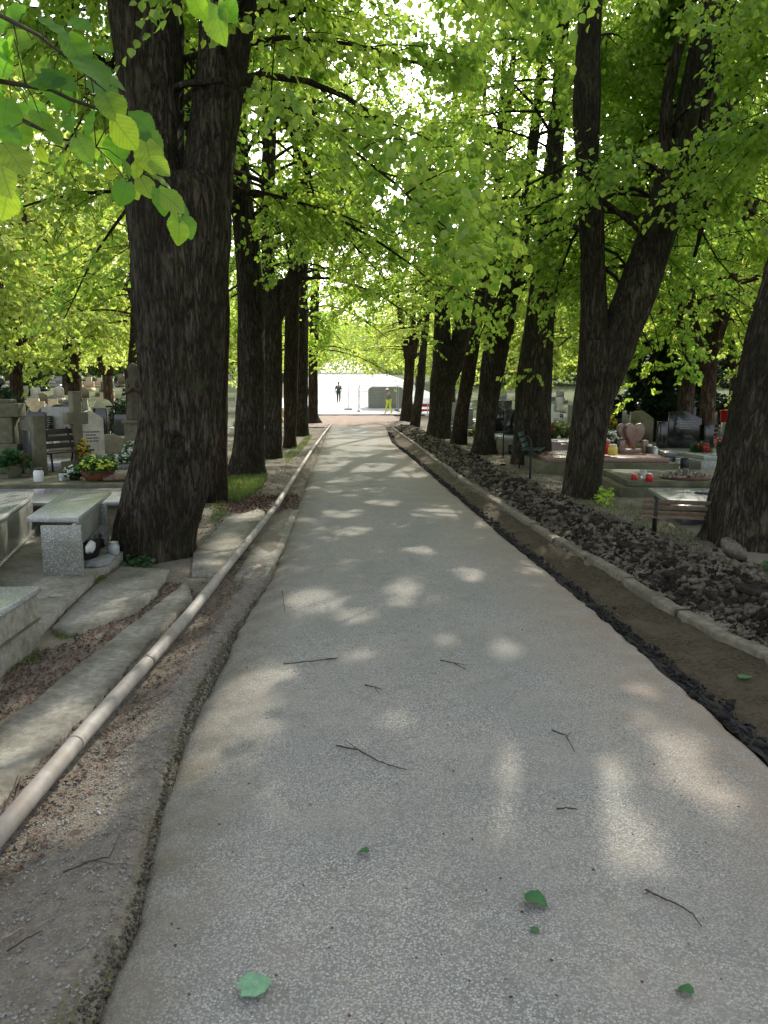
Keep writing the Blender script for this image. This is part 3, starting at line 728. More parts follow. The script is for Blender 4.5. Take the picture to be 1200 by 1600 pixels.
def alley_tree(name, label, Y, trunk, stems, seed, nb, zlow, spread, mat='bark', top=15, n=28, step=.12, lsize=.085, kind=6,
               flare=.2, ridge=.01, bias=None, knot=None, dens=1.0, extra=(), group='trees lining the road', low=.35, leafm='leaf'):
    g = np.random.default_rng(seed)
    tp, tr = prof_world(trunk, Y)
    base = np.array([tp[0][0], Y, float(terr(Y)) - .03])
    root = thing(name, label, 'tree', base, 0, group)
    z0 = base[2]
    if tp[0][2] > z0 - .15:
        d = tp[0] - tp[1]; d = d / max(1e-6, -d[2]) if d[2] < -1e-6 else np.array([0, 0, -1.])
        k = tp[0][2] - (z0 - .2); tp = np.r_[[tp[0] + d * k], tp]; tr = np.r_[tr[0], tr]
    all_st = []
    mb = MB()
    if not stems: stems = []
    p, r = refine(tp, tr, step)
    ends = []
    def extend(p, r):
        if p[-1][2] >= top: return p, r
        d = p[-1] - p[-min(len(p), 8)]; d /= np.linalg.norm(d)
        m = 12; q = [p[-1]]; L = (top - p[-1][2]) / m
        dd = d.copy()
        for i in range(m):
            dd = dd * .82 + np.array([g.normal(0, .10), g.normal(0, .10), 1.]) * .22; dd /= np.linalg.norm(dd); q.append(q[-1] + dd * L * 1.05)
        q = np.array(q[1:]); rr = r[-1] * np.linspace(.95, .15, m)
        return np.r_[p, q], np.r_[r, rr]
    if not stems:
        p, r = extend(p, r)
        pp, rr_ = refine(p, r, step); mb.tube(pp, rr_, n, True, bark_disp(seed, z0, flare, ridge, knot)); all_st.append((pp, rr_))
    else:
        mb.tube(p, r, n, True, bark_disp(seed, z0, flare, ridge, knot)); all_st.append((p, r))
        for st in stems:
            Ys = Y
            ext = True
            if isinstance(st, dict): Ys = st.get('Y', Y); ext = st.get('ext', True); st = st['r']
            sp, sr = prof_world(st, Ys)
            # let stems part in depth too, so the fork is not a flat one
            off = g.uniform(-.5, .5)
            sp[:, 1] += off * np.linspace(0, 1, len(sp)) ** 1.3
            sp, sr = refine(sp, sr, step)
            if ext: sp, sr = extend(sp, sr)
            sp, sr = refine(sp, sr, step * 1.3)
            mb.tube(sp, sr, max(8, int(n * .7)), True, bark_disp(seed + 7, -9, 0, ridge * .8)); all_st.append((sp, sr))
    V = np.concatenate(mb.V) - base; mb.V = [V]
    mb.build('trunk', M[mat], root, True)
    bm_, V, Fq = grow(all_st, g, nb, zlow, spread, lsize, kind, True, bias=bias, dens=dens, low=low, prune=gap_mask)
    k = kind; L_ = V.reshape(-1, k, 3); q = L_[:, 0]
    hx = q[:, 0] - SUN[0] * q[:, 2] / SUN[2]; hy = q[:, 1] - SUN[1] * q[:, 2] / SUN[2]
    th = (hx > -1.4) & (hx < 4) & (hy > .3) & (hy < 6.5)      # extra leaf copies added to deepen the shade on the near road
    if th.any():
        C_ = L_[th]; more = [L_]
        for r_ in range(2): more.append(C_ + g.normal(0, .11, (len(C_), 1, 3)))
        L_ = np.concatenate(more); V = L_.reshape(-1, 3); nf = 2 if k == 6 else 1
        Fq = (Fq[:nf][None] + (np.arange(len(L_)) * k)[:, None, None]).reshape(-1, 4)
    keep = ~gap_mask(L_[:, k // 2])
    V = L_[keep].reshape(-1, 3); Fq = Fq[:int(keep.sum()) * (2 if k == 6 else 1)]
    crown_obj(bm_, V, Fq, M[mat], M[leafm], root, base)
    TREES.append((root, len(Fq)))
    return root

# ---- left row
alley_tree('lime_tree', 'huge forked trunk with furrowed bark leaning beside the granite bench', 8.1,
    [(905, 172, 303), (870, 172, 302), (820, 180, 308), (780, 190, 322), (740, 203, 331), (700, 212, 338), (650, 219, 346), (600, 220, 350), (550, 215, 355), (500, 211, 357), (450, 209, 358), (400, 205, 359), (350, 200, 361), (300, 196, 362), (285, 205, 350)],
    [[(400, 215, 300), (340, 202, 288), (300, 197, 286), (250, 190, 284), (200, 182, 280), (100, 165, 277), (0, 148, 275)],
     [(400, 250, 350), (340, 268, 360), (300, 277, 362), (250, 283, 364), (200, 287, 368), (100, 297, 381), (0, 303, 394)]],
    101, 60, 4.6, 4.6, n=110, step=.035, flare=.14, ridge=.02, top=11, knot=[(1.15, 4.9, .14, .03)])
alley_tree('lime_tree', 'straight trunk half hidden behind the huge forked trunk', 12.3,
    [(782, 312, 357), (740, 316, 356), (600, 316, 357), (500, 320, 360), (460, 322, 360), (430, 318, 350), (300, 300, 335), (0, 262, 300)],
    [], 102, 30, 4.4, 4.6, mat='bark_red', n=40, step=.07, top=11)
alley_tree('lime_tree', 'broad straight trunk with mossy foot above the patch of bright grass', 16.3,
    [(742, 355, 417), (720, 360, 414), (700, 363, 414), (600, 370, 415), (500, 370, 414), (400, 368, 410), (300, 358, 393), (200, 361, 388), (100, 371, 391), (0, 380, 396)],
    [], 103, 56, 4.6, 4.6, n=48, step=.08, flare=.28, top=15)
alley_tree('lime_tree', 'dark trunk forking into two upright stems, right stem curving outward', 21.0,
    [(714, 412, 442), (700, 413, 441), (600, 413, 441), (500, 412, 441), (440, 410, 443)],
    [[(470, 410, 432), (400, 408, 430), (350, 406, 428), (200, 408, 432), (100, 418, 434), (0, 428, 444)],
     [(500, 425, 441), (460, 432, 460), (425, 450, 480), (390, 464, 488), (300, 470, 487), (200, 478, 490), (100, 487, 497), (0, 497, 505)]],
    104, 44, 4.6, 4.6, n=30, top=15)
alley_tree('lime_tree', 'narrow grey-brown trunk between the outward forking trunk and a darker one', 25.0,
    [(699, 441, 464), (680, 443, 463), (600, 443, 466), (480, 445, 468), (430, 449, 470), (300, 455, 470), (100, 462, 474)],
    [], 105, 40, 4.6, 4.6, mat='bark_red', n=26, top=15)
alley_tree('lime_tree', 'dark slender trunk just before the reddish flared one', 33.0,
    [(682, 460, 484), (660, 462, 482), (560, 463, 482), (460, 465, 481), (330, 470, 482), (200, 478, 487)],
    [], 106, 34, 4.6, 4.8, n=20, top=16, lsize=.11)
alley_tree('lime_tree', 'reddish-brown trunk with flared foot at the far end of the row', 46.0,
    [(660, 476, 502), (650, 480, 497), (640, 481, 497), (560, 482, 497), (450, 485, 500), (380, 492, 505), (300, 497, 507)],
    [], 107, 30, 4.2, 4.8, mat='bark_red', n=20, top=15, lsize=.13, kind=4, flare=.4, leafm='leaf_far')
# ---- right row
alley_tree('lime_tree', 'massive leaning trunk with a round bark scar at the frame edge', 8.2,
    [(905, 1092, 1290), (860, 1102, 1290), (800, 1108, 1285), (700, 1127, 1290), (600, 1155, 1305), (500, 1183, 1325), (450, 1197, 1335), (300, 1240, 1365), (100, 1290, 1410), (0, 1320, 1430)],
    [], 201, 30, 4.4, 4.8, n=110, step=.035, flare=.12, ridge=.022, top=11, knot=[(.78, 4.35, .15, .045)], bias=(.5, .95))
alley_tree('lime_tree', 'dark trunk split low into a straight stem and a leaning stem that branches again', 12.2,
    [(795, 873, 942), (770, 878, 938), (700, 889, 945), (650, 896, 952), (600, 901, 965), (560, 904, 982), (535, 906, 985)],
    [[(600, 902, 950), (540, 904, 949), (480, 907, 948), (400, 906, 943), (330, 901, 942), (280, 899, 930), (200, 893, 935), (150, 892, 936), (100, 893, 932), (0, 900, 936)],
     dict(r=[(620, 905, 960), (560, 924, 986), (520, 938, 999), (450, 967, 1030), (400, 985, 1044), (350, 1004, 1062), (300, 1020, 1080), (260, 1028, 1090), (225, 1032, 1094)], ext=False),
     [(260, 1040, 1088), (200, 1049, 1087), (100, 1066, 1101), (0, 1084, 1118)],
     [(275, 1026, 1052), (240, 1026, 1048), (150, 1028, 1046), (90, 1040, 1057), (20, 1056, 1072)],
     [(260, 1066, 1092), (220, 1080, 1104), (150, 1096, 1116), (60, 1118, 1135), (0, 1128, 1147)],
     [(270, 1062, 1092), (235, 1095, 1122), (205, 1118, 1143), (120, 1153, 1172), (60, 1180, 1197), (10, 1200, 1216)],
     dict(r=[(315, 930, 946), (325, 950, 958), (345, 972, 980), (375, 1000, 1007)], ext=False),
     dict(r=[(262, 1085, 1112), (250, 1100, 1112), (285, 1104, 1112), (330, 1100, 1109), (375, 1092, 1098), (400, 1087, 1091)], ext=False)],
    202, 84, 3.2, 4.4, n=56, step=.06, flare=.12, ridge=.014, top=11.5, low=.5, bias=(1.2, .82))
alley_tree('lime_tree', 'thick straight trunk standing behind the bent black post', 18.4,
    [(736, 793, 864), (700, 799, 862), (600, 805, 862), (500, 820, 866), (450, 827, 870), (380, 835, 878), (330, 842, 882), (250, 851, 880), (150, 862, 885), (0, 870, 890)],
    [], 203, 60, 4.3, 4.4, n=44, step=.09, flare=.14, top=15)
alley_tree('lime_tree', 'dark trunk with a swollen bend leaning toward the graves', 21.8,
    [(714, 733, 778), (680, 741, 773), (600, 748, 784), (520, 755, 800), (490, 757, 804), (470, 762, 806)],
    [[(520, 766, 802), (470, 776, 808), (420, 790, 819), (370, 805, 829), (300, 815, 834), (150, 835, 850)],
     [(520, 757, 782), (470, 757, 775), (430, 764, 778), (350, 770, 782), (200, 780, 790)]],
    204, 46, 4.4, 4.4, n=32, top=15)
alley_tree('lime_tree', 'slim leaning trunk between the swollen trunk and the double-stemmed one', 26.0,
    [(699, 703, 730), (640, 711, 733), (560, 724, 747), (520, 732, 752), (440, 745, 765), (300, 770, 785), (150, 790, 802)],
    [], 205, 38, 4.6, 4.4, mat='bark_red', n=24, top=15)
alley_tree('lime_tree', 'stout ridged trunk dividing into two stems beyond the far bent post', 30.0,
    [(687, 665, 708), (660, 668, 705), (620, 670, 708), (580, 673, 716), (545, 675, 735)],
    [[(580, 675, 707), (540, 676, 705), (470, 680, 703), (420, 680, 700), (330, 683, 702), (250, 700, 712), (150, 708, 718)],
     [(590, 688, 716), (545, 703, 736), (500, 709, 735), (440, 712, 732), (380, 725, 740), (300, 740, 752)]],
    206, 42, 4.8, 4.4, n=30, top=16, lsize=.1)
alley_tree('lime_tree', 'thin dark leaning trunk next to the V-shaped tree', 41.0,
    [(666, 640, 656), (600, 650, 664), (540, 656, 668), (480, 662, 673), (420, 664, 674), (330, 667, 675)],
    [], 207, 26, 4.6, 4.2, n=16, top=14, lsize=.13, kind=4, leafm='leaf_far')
alley_tree('lime_tree', 'small trunk opening into a V of several stems at the end of the road', 48.0,
    [(658, 624, 648), (620, 629, 645), (560, 632, 649), (540, 630, 652)],
    [[(560, 631, 644), (530, 627, 638), (500, 622, 632), (460, 616, 625), (400, 615, 622)],
     [(560, 637, 648), (500, 642, 650), (430, 646, 652)],
     [(560, 640, 650), (520, 648, 658), (470, 660, 668), (430, 665, 671)]],
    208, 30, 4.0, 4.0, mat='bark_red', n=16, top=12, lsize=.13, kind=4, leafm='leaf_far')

# ---- background trees: prototypes and copies
def proto_tree(name, label, seed, H, r0, nstem, zlow, spread, nb, lsize, leafm, barkm, low=.45, kind=4, dens=.8):
    g = np.random.default_rng(seed); root = thing(name, label, 'tree', (0, 0, 0))
    stems = []; mb = MB(); zf = g.uniform(2.2, 3.2)
    m = 10; t = np.linspace(0, 1, m)
    tp = np.c_[np.zeros(m), np.zeros(m), t * zf - .3]; tr = r0 * (1 - .15 * t); tp, tr = refine(tp, tr, .2)
    mb.tube(tp, tr, 16, True, bark_disp(seed, 0, .3, .01)); stems.append((tp, tr))
    for k in range(nstem):
        az = k * 2 * math.pi / nstem + g.uniform(-.5, .5); m = 16; t = np.linspace(0, 1, m)
        L = H - zf; lean = g.uniform(.10, .28)
        q = np.c_[np.cos(az) * lean * L * t ** .8, np.sin(az) * lean * L * t ** .8, zf - .45 + (L + .2) * t] + np.c_[g.normal(0, .05, (m, 2)).cumsum(0), np.zeros(m)]
        rr = r0 * .62 * (1 - .85 * t); mb.tube(q, rr, 10, True, bark_disp(seed + k, -9, 0, .008)); stems.append((q, rr))
    mb.build('trunk', M[barkm], root, True)
    b, V, Fq = grow(stems, g, nb, zlow, spread, lsize, kind, True, dens=dens, low=low)
    crown_obj(b, V, Fq, M[barkm], M[leafm], root)
    return root
def conifer(name, label, seed, H, rad, n):
    g = np.random.default_rng(seed); root = thing(name, label, 'tree')
    mb = MB(); z = np.linspace(-.2, H * .95, 14)
    mb.tube(np.c_[0 * z, 0 * z, z], .17 * (1 - z / H) + .02, 10, True, bark_disp(seed, 0, .2, .01)); mb.build('trunk', M['bark_red'], root, True)
    h = g.beta(1.3, 1.6, n) * (H - 1.2) + 1.2; rr = rad * (1 - (h / H) ** 1.4) * (.75 + .25 * np.sin(h * 4)) * np.sqrt(g.uniform(.35, 1, n)) * (1 + .25 * vnoise(h * 2, h * 0, 0, seed))
    a = g.uniform(0, 2 * math.pi, n)
    rr *= (.85 + .3 * vnoise(np.cos(a) * 2, np.sin(a) * 2, h, seed))
    Pp = np.c_[np.cos(a) * rr, np.sin(a) * rr, h]
    D = np.c_[np.cos(a), np.sin(a), g.uniform(-.6, .3, n)]; Nn = np.array([0, 0, 1.]) + g.normal(0, .5, (n, 3))
    V, Fq = leaf_geo(Pp, D, Nn, g.uniform(.1, .28, n), 4)
    link('crown', mesh_np('crown', V, [Fq], M['needle']), root)
    return root
def dup(root, loc, rz=0.0, sc=1.0, label=None, group=None):
    r = root.copy(); COL.objects.link(r); r.location = tuple(float(a) for a in loc); r.rotation_euler = (0, 0, rz); r.scale = (sc, sc, sc)
    if label: r['label'] = label
    if group: r['group'] = group
    for ch in [o for o in ALLCH(root)]:
        c = ch.copy(); COL.objects.link(c); c.parent = r
        for gch in ALLCH(ch):
            d = gch.copy(); COL.objects.link(d); d.parent = c
    return r
_chc = {}
def ALLCH(o):
    if o.name not in _chc: _chc[o.name] = [c for c in bpy.data.objects if c.parent is o]
    return _chc[o.name]
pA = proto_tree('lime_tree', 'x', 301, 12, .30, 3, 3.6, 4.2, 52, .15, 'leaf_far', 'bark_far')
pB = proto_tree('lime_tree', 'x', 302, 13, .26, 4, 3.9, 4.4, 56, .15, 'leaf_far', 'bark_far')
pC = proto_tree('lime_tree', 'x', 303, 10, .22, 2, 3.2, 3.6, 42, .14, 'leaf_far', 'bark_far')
pK = conifer('conifer', 'x', 311, 6.0, 1.5, 9000)
pK2 = conifer('conifer', 'x', 312, 9.0, 2.2, 12000)
used = set()
pL = proto_tree('lime_tree', 'x', 305, 11, .20, 3, 3.6, 3.6, 40, .11, 'leaf', 'bark_far', .8, 6, 1.0)
def place(proto, x, y, rz, sc, label, group):
    z = float(terr(y)) - .04
    if proto.name in used: return dup(proto, (x, y, z), rz, sc, label, group)
    used.add(proto.name); ALLCH(proto); proto.location = (x, y, z); proto.rotation_euler = (0, 0, rz); proto.scale = (sc,) * 3
    proto['label'] = label; proto['group'] = group; return proto
def px_x(u, Y): return float(P(u, 620, Y)[0])
GL = 'trees in the left cemetery'; GR = 'trees in the right cemetery'; GE = 'trees around the end of the road'
place(pB, px_x(27, 31), 31, 1.0, 1.0, 'sunlit brown trunk beside the dark green bush behind the left graves', GL)
place(pA, px_x(117, 34), 34, .3, 1.05, 'several-stemmed tree above the sunlit sand-coloured gravestones', GL)
place(pC, px_x(207, 27), 27, 2.0, 1.2, 'forked tree right behind the weathered statue', GL)
for i, (x, y, p, s) in enumerate([(-9.5, 20, pA, .9), (-17, 24, pB, 1), (-13, 44, pC, 1.3), (-21, 38, pA, 1.1), (-28, 48, pB, 1.2), (-20, 60, pA, 1.2), (-34, 62, pC, 1.6), (-13, 66, pB, 1.1), (-27, 78, pA, 1.5), (-42, 84, pB, 1.6), (-16, 90, pC, 1.7)]):
    place(p, x, y, i * 1.3 + .4, s, 'leafy bright green tree standing among the left graves', GL)
place(pL, 9.4, 19.5, .5, 1.0, 'tree with low drooping bright boughs above the heart headstone', GR)
for i, (x, y, p, s) in enumerate([(9.5, 21, pC, 1.1), (13.5, 26, pB, .95), (8.6, 33, pA, .9), (17, 36, pA, 1.1), (12, 46, pC, 1.3), (23, 30, pB, 1.1), (26, 46, pA, 1.2), (19, 58, pB, 1.2), (33, 58, pC, 1.6), (27, 76, pA, 1.5), (42, 74, pB, 1.6), (15, 78, pB, 1.3)]):
    place(p, x, y, i * 1.7, s, 'leafy green tree standing among the right graves', GR)
for i, (x, y, p, s) in enumerate([(-6.8, 62, pC, 1.0), (-9, 78, pA, 1.1), (8.6, 60, pC, .9), (10, 72, pA, 1.1), (9, 92, pC, 1.7), (-8, 104, pB, 1.3), (13, 112, pA, 1.4), (-17, 122, pB, 1.5), (24, 120, pC, 1.8)]):
    place(p, x, y, i * 2.1, s, 'sunlit yellow-green tree by the bright paving', GE)
for i, (u, Y, p, s, lab) in enumerate([(1006, 27, pK, .8, 'dark conifer left of the two above the heart headstone'), (1030, 24, pK, .72, 'dark conifer with bare trunk behind the heart headstone'), (1082, 30, pK2, .7, 'tall dark conifer behind the black headstone')]):
    place(p, px_x(u, Y), Y, i, s, lab, 'dark conifers')
for i, (x, y, s) in enumerate([(-32, 66, 1.0), (-38, 70, 1.2), (-44, 68, 1.1), (-29, 74, .9), (34, 66, 1.1), (40, 62, 1.0), (22, 66, .9)]):
    place(pK2, x, y, i, s, 'dark conifer at the far edge of the cemetery', 'dark conifers')

# ------------------------------------------------------------------ bush at far left
def leaf_ball(name, label, cat, c, r, n, size, mat, seed, kind=4, group=None, stem='twig'):
    g = np.random.default_rng(seed); d = g.normal(0, 1, (n, 3)); d /= np.linalg.norm(d, axis=1)[:, None]
    rr = g.uniform(.55, 1, n) ** .5 * (1 + .25 * vnoise(d[:, 0] * 2, d[:, 1] * 2, d[:, 2] * 2, seed))
    Pp = d * rr[:, None] * np.array(r); Pp[:, 2] += r[2]
    V, Fq = leaf_geo(Pp, d + g.normal(0, .4, (n, 3)), d + g.normal(0, .5, (n, 3)) + [0, 0, .6], g.uniform(.6, 1.2, n) * size, kind)
    root = thing(name, label, cat, c, 0, group)
    link('foliage', mesh_np('foliage', V, [Fq], M[mat]), root)
    sb = MB()
    for k in range(5):
        a = k * 1.3; sb.tube([(0, 0, -.1), (math.cos(a) * r[0] * .3, math.sin(a) * r[1] * .3, r[2] * .7), (math.cos(a) * r[0] * .6, math.sin(a) * r[1] * .6, r[2] * 1.5)], [.03, .02, .008], 5)
    sb.build('stem', M[stem], root); return root
leaf_ball('bush', 'dark green clipped bush at the left behind the graves', 'bush', (px_x(5, 26), 26, -.05), (.75, .7, .95), 4500, .09, 'needle', 401)
leaf_ball('bush', 'low round bush in front of the statue tree', 'bush', (px_x(190, 30), 30, -.05), (.45, .45, .75), 2500, .08, 'needle', 402)

# ------------------------------------------------------------------ metal pipe
pr = thing('metal_pipe', 'long galvanised pipe lying along the left verge', 'pipe')
pw = [G(u, v, .03) for u, v in [(-230, 1575), (-100, 1420), (0, 1302), (118, 1165), (232, 1036), (333, 915), (388, 845), (431, 793)]]
pw2 = [G(u, v, .04) for u, v in [(429, 796), (461, 745), (486, 706), (503, 682), (517, 664)]]
def densify(p, k=8):
    p = np.array(p); t = np.arange(len(p)); s = np.linspace(0, len(p) - 1, (len(p) - 1) * k + 1)
    return np.c_[[np.interp(s, t, p[:, i]) for i in range(3)]].T
a = densify(pw); a[:, 2] = .038; a[:, 2] += .006 * np.sin(a[:, 1] * 2)
MB().tube(a, .039, 22).build('pipe_section', M['zinc'], pr, True)
b2 = densify(pw2); b2[:, 2] = .055
MB().tube(b2, .042, 18).build('pipe_section', M['zinc'], pr, True)
for u, v, rr_, ln, mt in [(232, 1036, .0425, .045, 'collar'), (430, 795, .047, .13, 'collar'), (386, 848, .042, .03, 'zinc'), (118, 1165, .0415, .02, 'zinc'), (461, 745, .05, .2, 'zinc')]:
    c = G(u, v, .045); j = np.argmin(np.abs(a[:, 1] - c[1])) if c[1] < a[-1, 1] else None
    src = a if j is not None else b2
    j = int(np.argmin(np.abs(src[:, 1] - c[1]))); j = max(1, min(len(src) - 2, j))
    d = src[j + 1] - src[j - 1]; d /= np.linalg.norm(d)
    cc = src[j]
    MB().tube([cc - d * ln / 2, cc - d * ln * .45, cc + d * ln * .45, cc + d * ln / 2], [rr_ - .002, rr_, rr_, rr_ - .002], 22).build('collar', M[mt], pr, True)

# ------------------------------------------------------------------ rubble, gravel, litter, grass
def on_px(n, poly, g):        # random ground points inside a pixel polygon
    q = np.array([G(u, v)[:2] for u, v in poly]); lo, hi = q.min(0), q.max(0); out = []
    while len(out) < n:
        p = g.uniform(lo, hi, (n * 3, 2)); ins = np.zeros(len(p), bool); j = len(q) - 1
        for i in range(len(q)):
            c = ((q[i, 1] > p[:, 1]) != (q[j, 1] > p[:, 1])) & (p[:, 0] < (q[j, 0] - q[i, 0]) * (p[:, 1] - q[i, 1]) / (q[j, 1] - q[i, 1] + 1e-12) + q[i, 0]); ins ^= c; j = i
        out += list(p[ins])
    return np.array(out[:n])
g = np.random.default_rng(71)
n = 52000
yy = 2.6 + (g.random(n) ** 1.7) * 38; xx = xK(yy) + .13 + np.abs(g.normal(.40, .23, n))
sz = np.minimum(.003 + g.exponential(.0066, n), .040) * (1 + yy * .022)
S = np.c_[sz * g.uniform(.6, 1.8, n), sz * g.uniform(.6, 1.1, n), sz * g.uniform(.35, .9, n)]
Vc, Fc = chunks(np.c_[xx, yy, gz(xx, yy) + sz * g.uniform(-.1, .7, n)], S, g.uniform(0, 6.28, n), 72)
k = int(n * .5)
Va, Fa = Vc[:k * 8], Fc[:k * 12]; Vb, Fb = Vc[k * 8:], Fc[k * 12:] - k * 8
tag(link('asphalt_rubble', mesh_np('asphalt_rubble', Va, [Fa], M['rubble'])), 'broken black asphalt heaped beyond the kerb', 'rubble', kind='stuff')
tag(link('dirt_clods', mesh_np('dirt_clods', Vb, [Fb], M['rubble2'])), 'grey dirt clods mixed through the asphalt heap', 'dirt', kind='stuff')
yc = 2.2 + (g.random(9000) ** 1.6) * 34; xc = xR(yc) + .01 + np.abs(g.normal(.05, .06, 9000)); sc_ = (.002 + g.exponential(.0035, 9000)) * (1 + yc * .03)
Vc, Fc = chunks(np.c_[xc, yc, np.full(9000, -.035) - np.clip(xc - xR(yc), 0, .2) * .22 + sc_ * .6], np.c_[sc_, sc_ * .8, sc_ * .7], g.uniform(0, 6.28, 9000), 75)
tag(link('tar_crumbs', mesh_np('tar_crumbs', Vc, [Fc], M['bitumen'])), 'black tar crumbs along the cut right edge of the road', 'gravel', kind='stuff')
# flat asphalt plates that can be told apart
def plate(u, v, L, W, T, rz, label, mat='rubble', tilt=.15, name='asphalt_slab', cat='asphalt slab', zo=.0):
    p = G(u, v, .06); n = 14; aa = np.linspace(0, 2 * math.pi, n, endpoint=False)
    sd = int(u * 7 + v)
    rr = 1 + .22 * vnoise(np.cos(aa) * 1.6, np.sin(aa) * 1.6, 0, sd)
    m = MB(); V = []
    for zz, k in ((-T / 2, .92), (-T * .1, 1.0), (T * .35, .97), (T / 2, .86)):
        for i in range(n):
            V.append((math.cos(aa[i]) * L / 2 * rr[i] * k, math.sin(aa[i]) * W / 2 * rr[i] * k, zz + .25 * T * float(vnoise(i * 1.3, zz * 40, 0, sd))))
    q = np.array([(r_ * n + i, r_ * n + (i + 1) % n, (r_ + 1) * n + (i + 1) % n, (r_ + 1) * n + i) for r_ in range(3) for i in range(n)])
    m.add(V, [q, np.arange(n)[::-1], 3 * n + np.arange(n)])
    o = m.build(name, M[mat]); o.location = (p[0], p[1], gzs(p[0], p[1]) + T * .5 + zo); o.rotation_euler = (tilt, tilt * .6, rz)
    tag(o, label, cat, 'broken slabs on the rubble bank'); return o
plate(1000, 858, .45, .17, .05, -.6, 'long flat black asphalt slab left of the old wooden bench')
plate(933, 823, .26, .2, .08, .4, 'upright dark asphalt lump beside the split trunk', tilt=.5)
plate(932, 852, .36, .14, .05, .1, 'thin dark slab lying across the rubble near the kerb')
plate(1060, 898, .27, .16, .05, .3, 'broad cracked asphalt slab below the old wooden bench')
plate(1180, 945, .3, .14, .05, -.8, 'dark slab edge poking out at the right frame edge')
plate(1147, 872, .28, .15, .13, -.95, 'pale rough concrete lump leaning on the massive scarred trunk', 'rubble2', .75, 'concrete_lump', 'concrete lump', .05)
def stones(name, label, cat, poly, n, s0, s1, mat, seed):
    g = np.random.default_rng(seed); p = on_px(n, poly, g); s = g.uniform(0, 1, n) ** 3 * (s1 - s0) + s0
    zz = gz(p[:, 0], p[:, 1])
    V, Fq = chunks(np.c_[p, zz + s * .3], np.c_[s, s * g.uniform(.6, 1, n), s * g.uniform(.4, .8, n)], g.uniform(0, 6.28, n), seed)
    return tag(link(name, mesh_np(name, V, [Fq], M[mat])), label, cat, kind='stuff')
stones('gravel', 'small grey gravel on the left verge', 'gravel', [(-60, 1330), (120, 1180), (300, 1010), (420, 880), (430, 900), (330, 1060), (250, 1220), (180, 1440), (120, 1620), (-60, 1620)], 6500, .0018, .007, 'gravel', 81)
stones('gravel', 'loose grit in the dug strip beside the kerb', 'gravel', [(620, 700), (1195, 1165), (1320, 1260), (1320, 1100), (1190, 1040), (640, 695)], 9000, .003, .016, 'rubble2', 82)
stones('gravel', 'pebbles and clods on the right verge', 'gravel', [(700, 690), (800, 740), (930, 800), (1100, 860), (1250, 900), (1250, 960), (1100, 900), (900, 800), (760, 735)], 3500, .006, .035, 'rubble2', 83)
stones('road_edge_crumbs', 'crumbled asphalt along the left road edge', 'gravel', [(90, 1620), (200, 1430), (255, 1210), (295, 1100), (365, 975), (430, 890), (440, 892), (385, 985), (320, 1110), (285, 1210), (235, 1430), (165, 1620)], 6500, .002, .009, 'rubble2', 84)
def litter(name, label, cat, poly, n, s0, s1, mat, seed, zo=.006, zf=None):
    g = np.random.default_rng(seed); p = on_px(n, poly, g); zz = (gz(p[:, 0], p[:, 1]) if zf is None else zf(p)) + zo + g.uniform(0, .008, n)
    a = g.uniform(0, 6.28, n)
    V, Fq = leaf_geo(np.c_[p, zz], np.c_[np.cos(a), np.sin(a), g.normal(0, .25, n)], np.array([0, 0, 1.]) + g.normal(0, .35, (n, 3)), g.uniform(s0, s1, n), 6)
    return tag(link(name, mesh_np(name, V, [Fq], M[mat])), label, cat, kind='stuff')
litter('leaf_litter', 'reddish bud scales and dry leaves beside the pipe', 'leaf litter', [(-40, 1260), (80, 1120), (220, 980), (330, 890), (390, 850), (400, 880), (330, 990), (240, 1120), (120, 1260), (-40, 1420)], 4200, .006, .024, 'litter', 91)
litter('leaf_litter', 'dark red heap of fallen bud scales around the pipe joint', 'leaf litter', [(335, 782), (400, 768), (470, 775), (475, 790), (440, 800), (380, 800), (335, 795)], 2800, .015, .04, 'litter_dark', 92, .02)
litter('leaf_litter', 'mossy crumbs and litter gathered along the left road edge', 'leaf litter', [(60, 1620), (190, 1430), (245, 1210), (290, 1100), (360, 975), (430, 885), (470, 790), (478, 790), (450, 890), (390, 985), (330, 1110), (300, 1210), (250, 1430), (175, 1620)], 3600, .004, .016, 'litter_moss', 98, .012)
litter('leaf_litter', 'brown litter scattered around the tree feet', 'leaf litter', [(300, 800), (420, 740), (500, 690), (500, 740), (430, 800), (300, 890)], 2500, .012, .035, 'litter', 93)
litter('leaf_litter', 'dry leaves on the right verge between trunks', 'leaf litter', [(720, 690), (860, 730), (1000, 800), (1130, 850), (1130, 890), (950, 815), (780, 740)], 3500, .012, .035, 'litter', 94)
litter('leaf_litter', 'dark leaf mould between the concrete slabs', 'leaf litter', [(-40, 1060), (60, 1010), (130, 985), (260, 900), (300, 905), (180, 990), (60, 1080), (-40, 1130)], 2400, .006, .022, 'litter_dark', 95)
litter('road_debris', 'bud scales and specks scattered on the road surface', 'debris', [(280, 1150), (450, 850), (520, 720), (600, 720), (900, 1000), (1250, 1300), (1250, 1620), (170, 1620)], 1300, .004, .013, 'litter_dark', 96, .0, lambda p: np.full(len(p), .012))
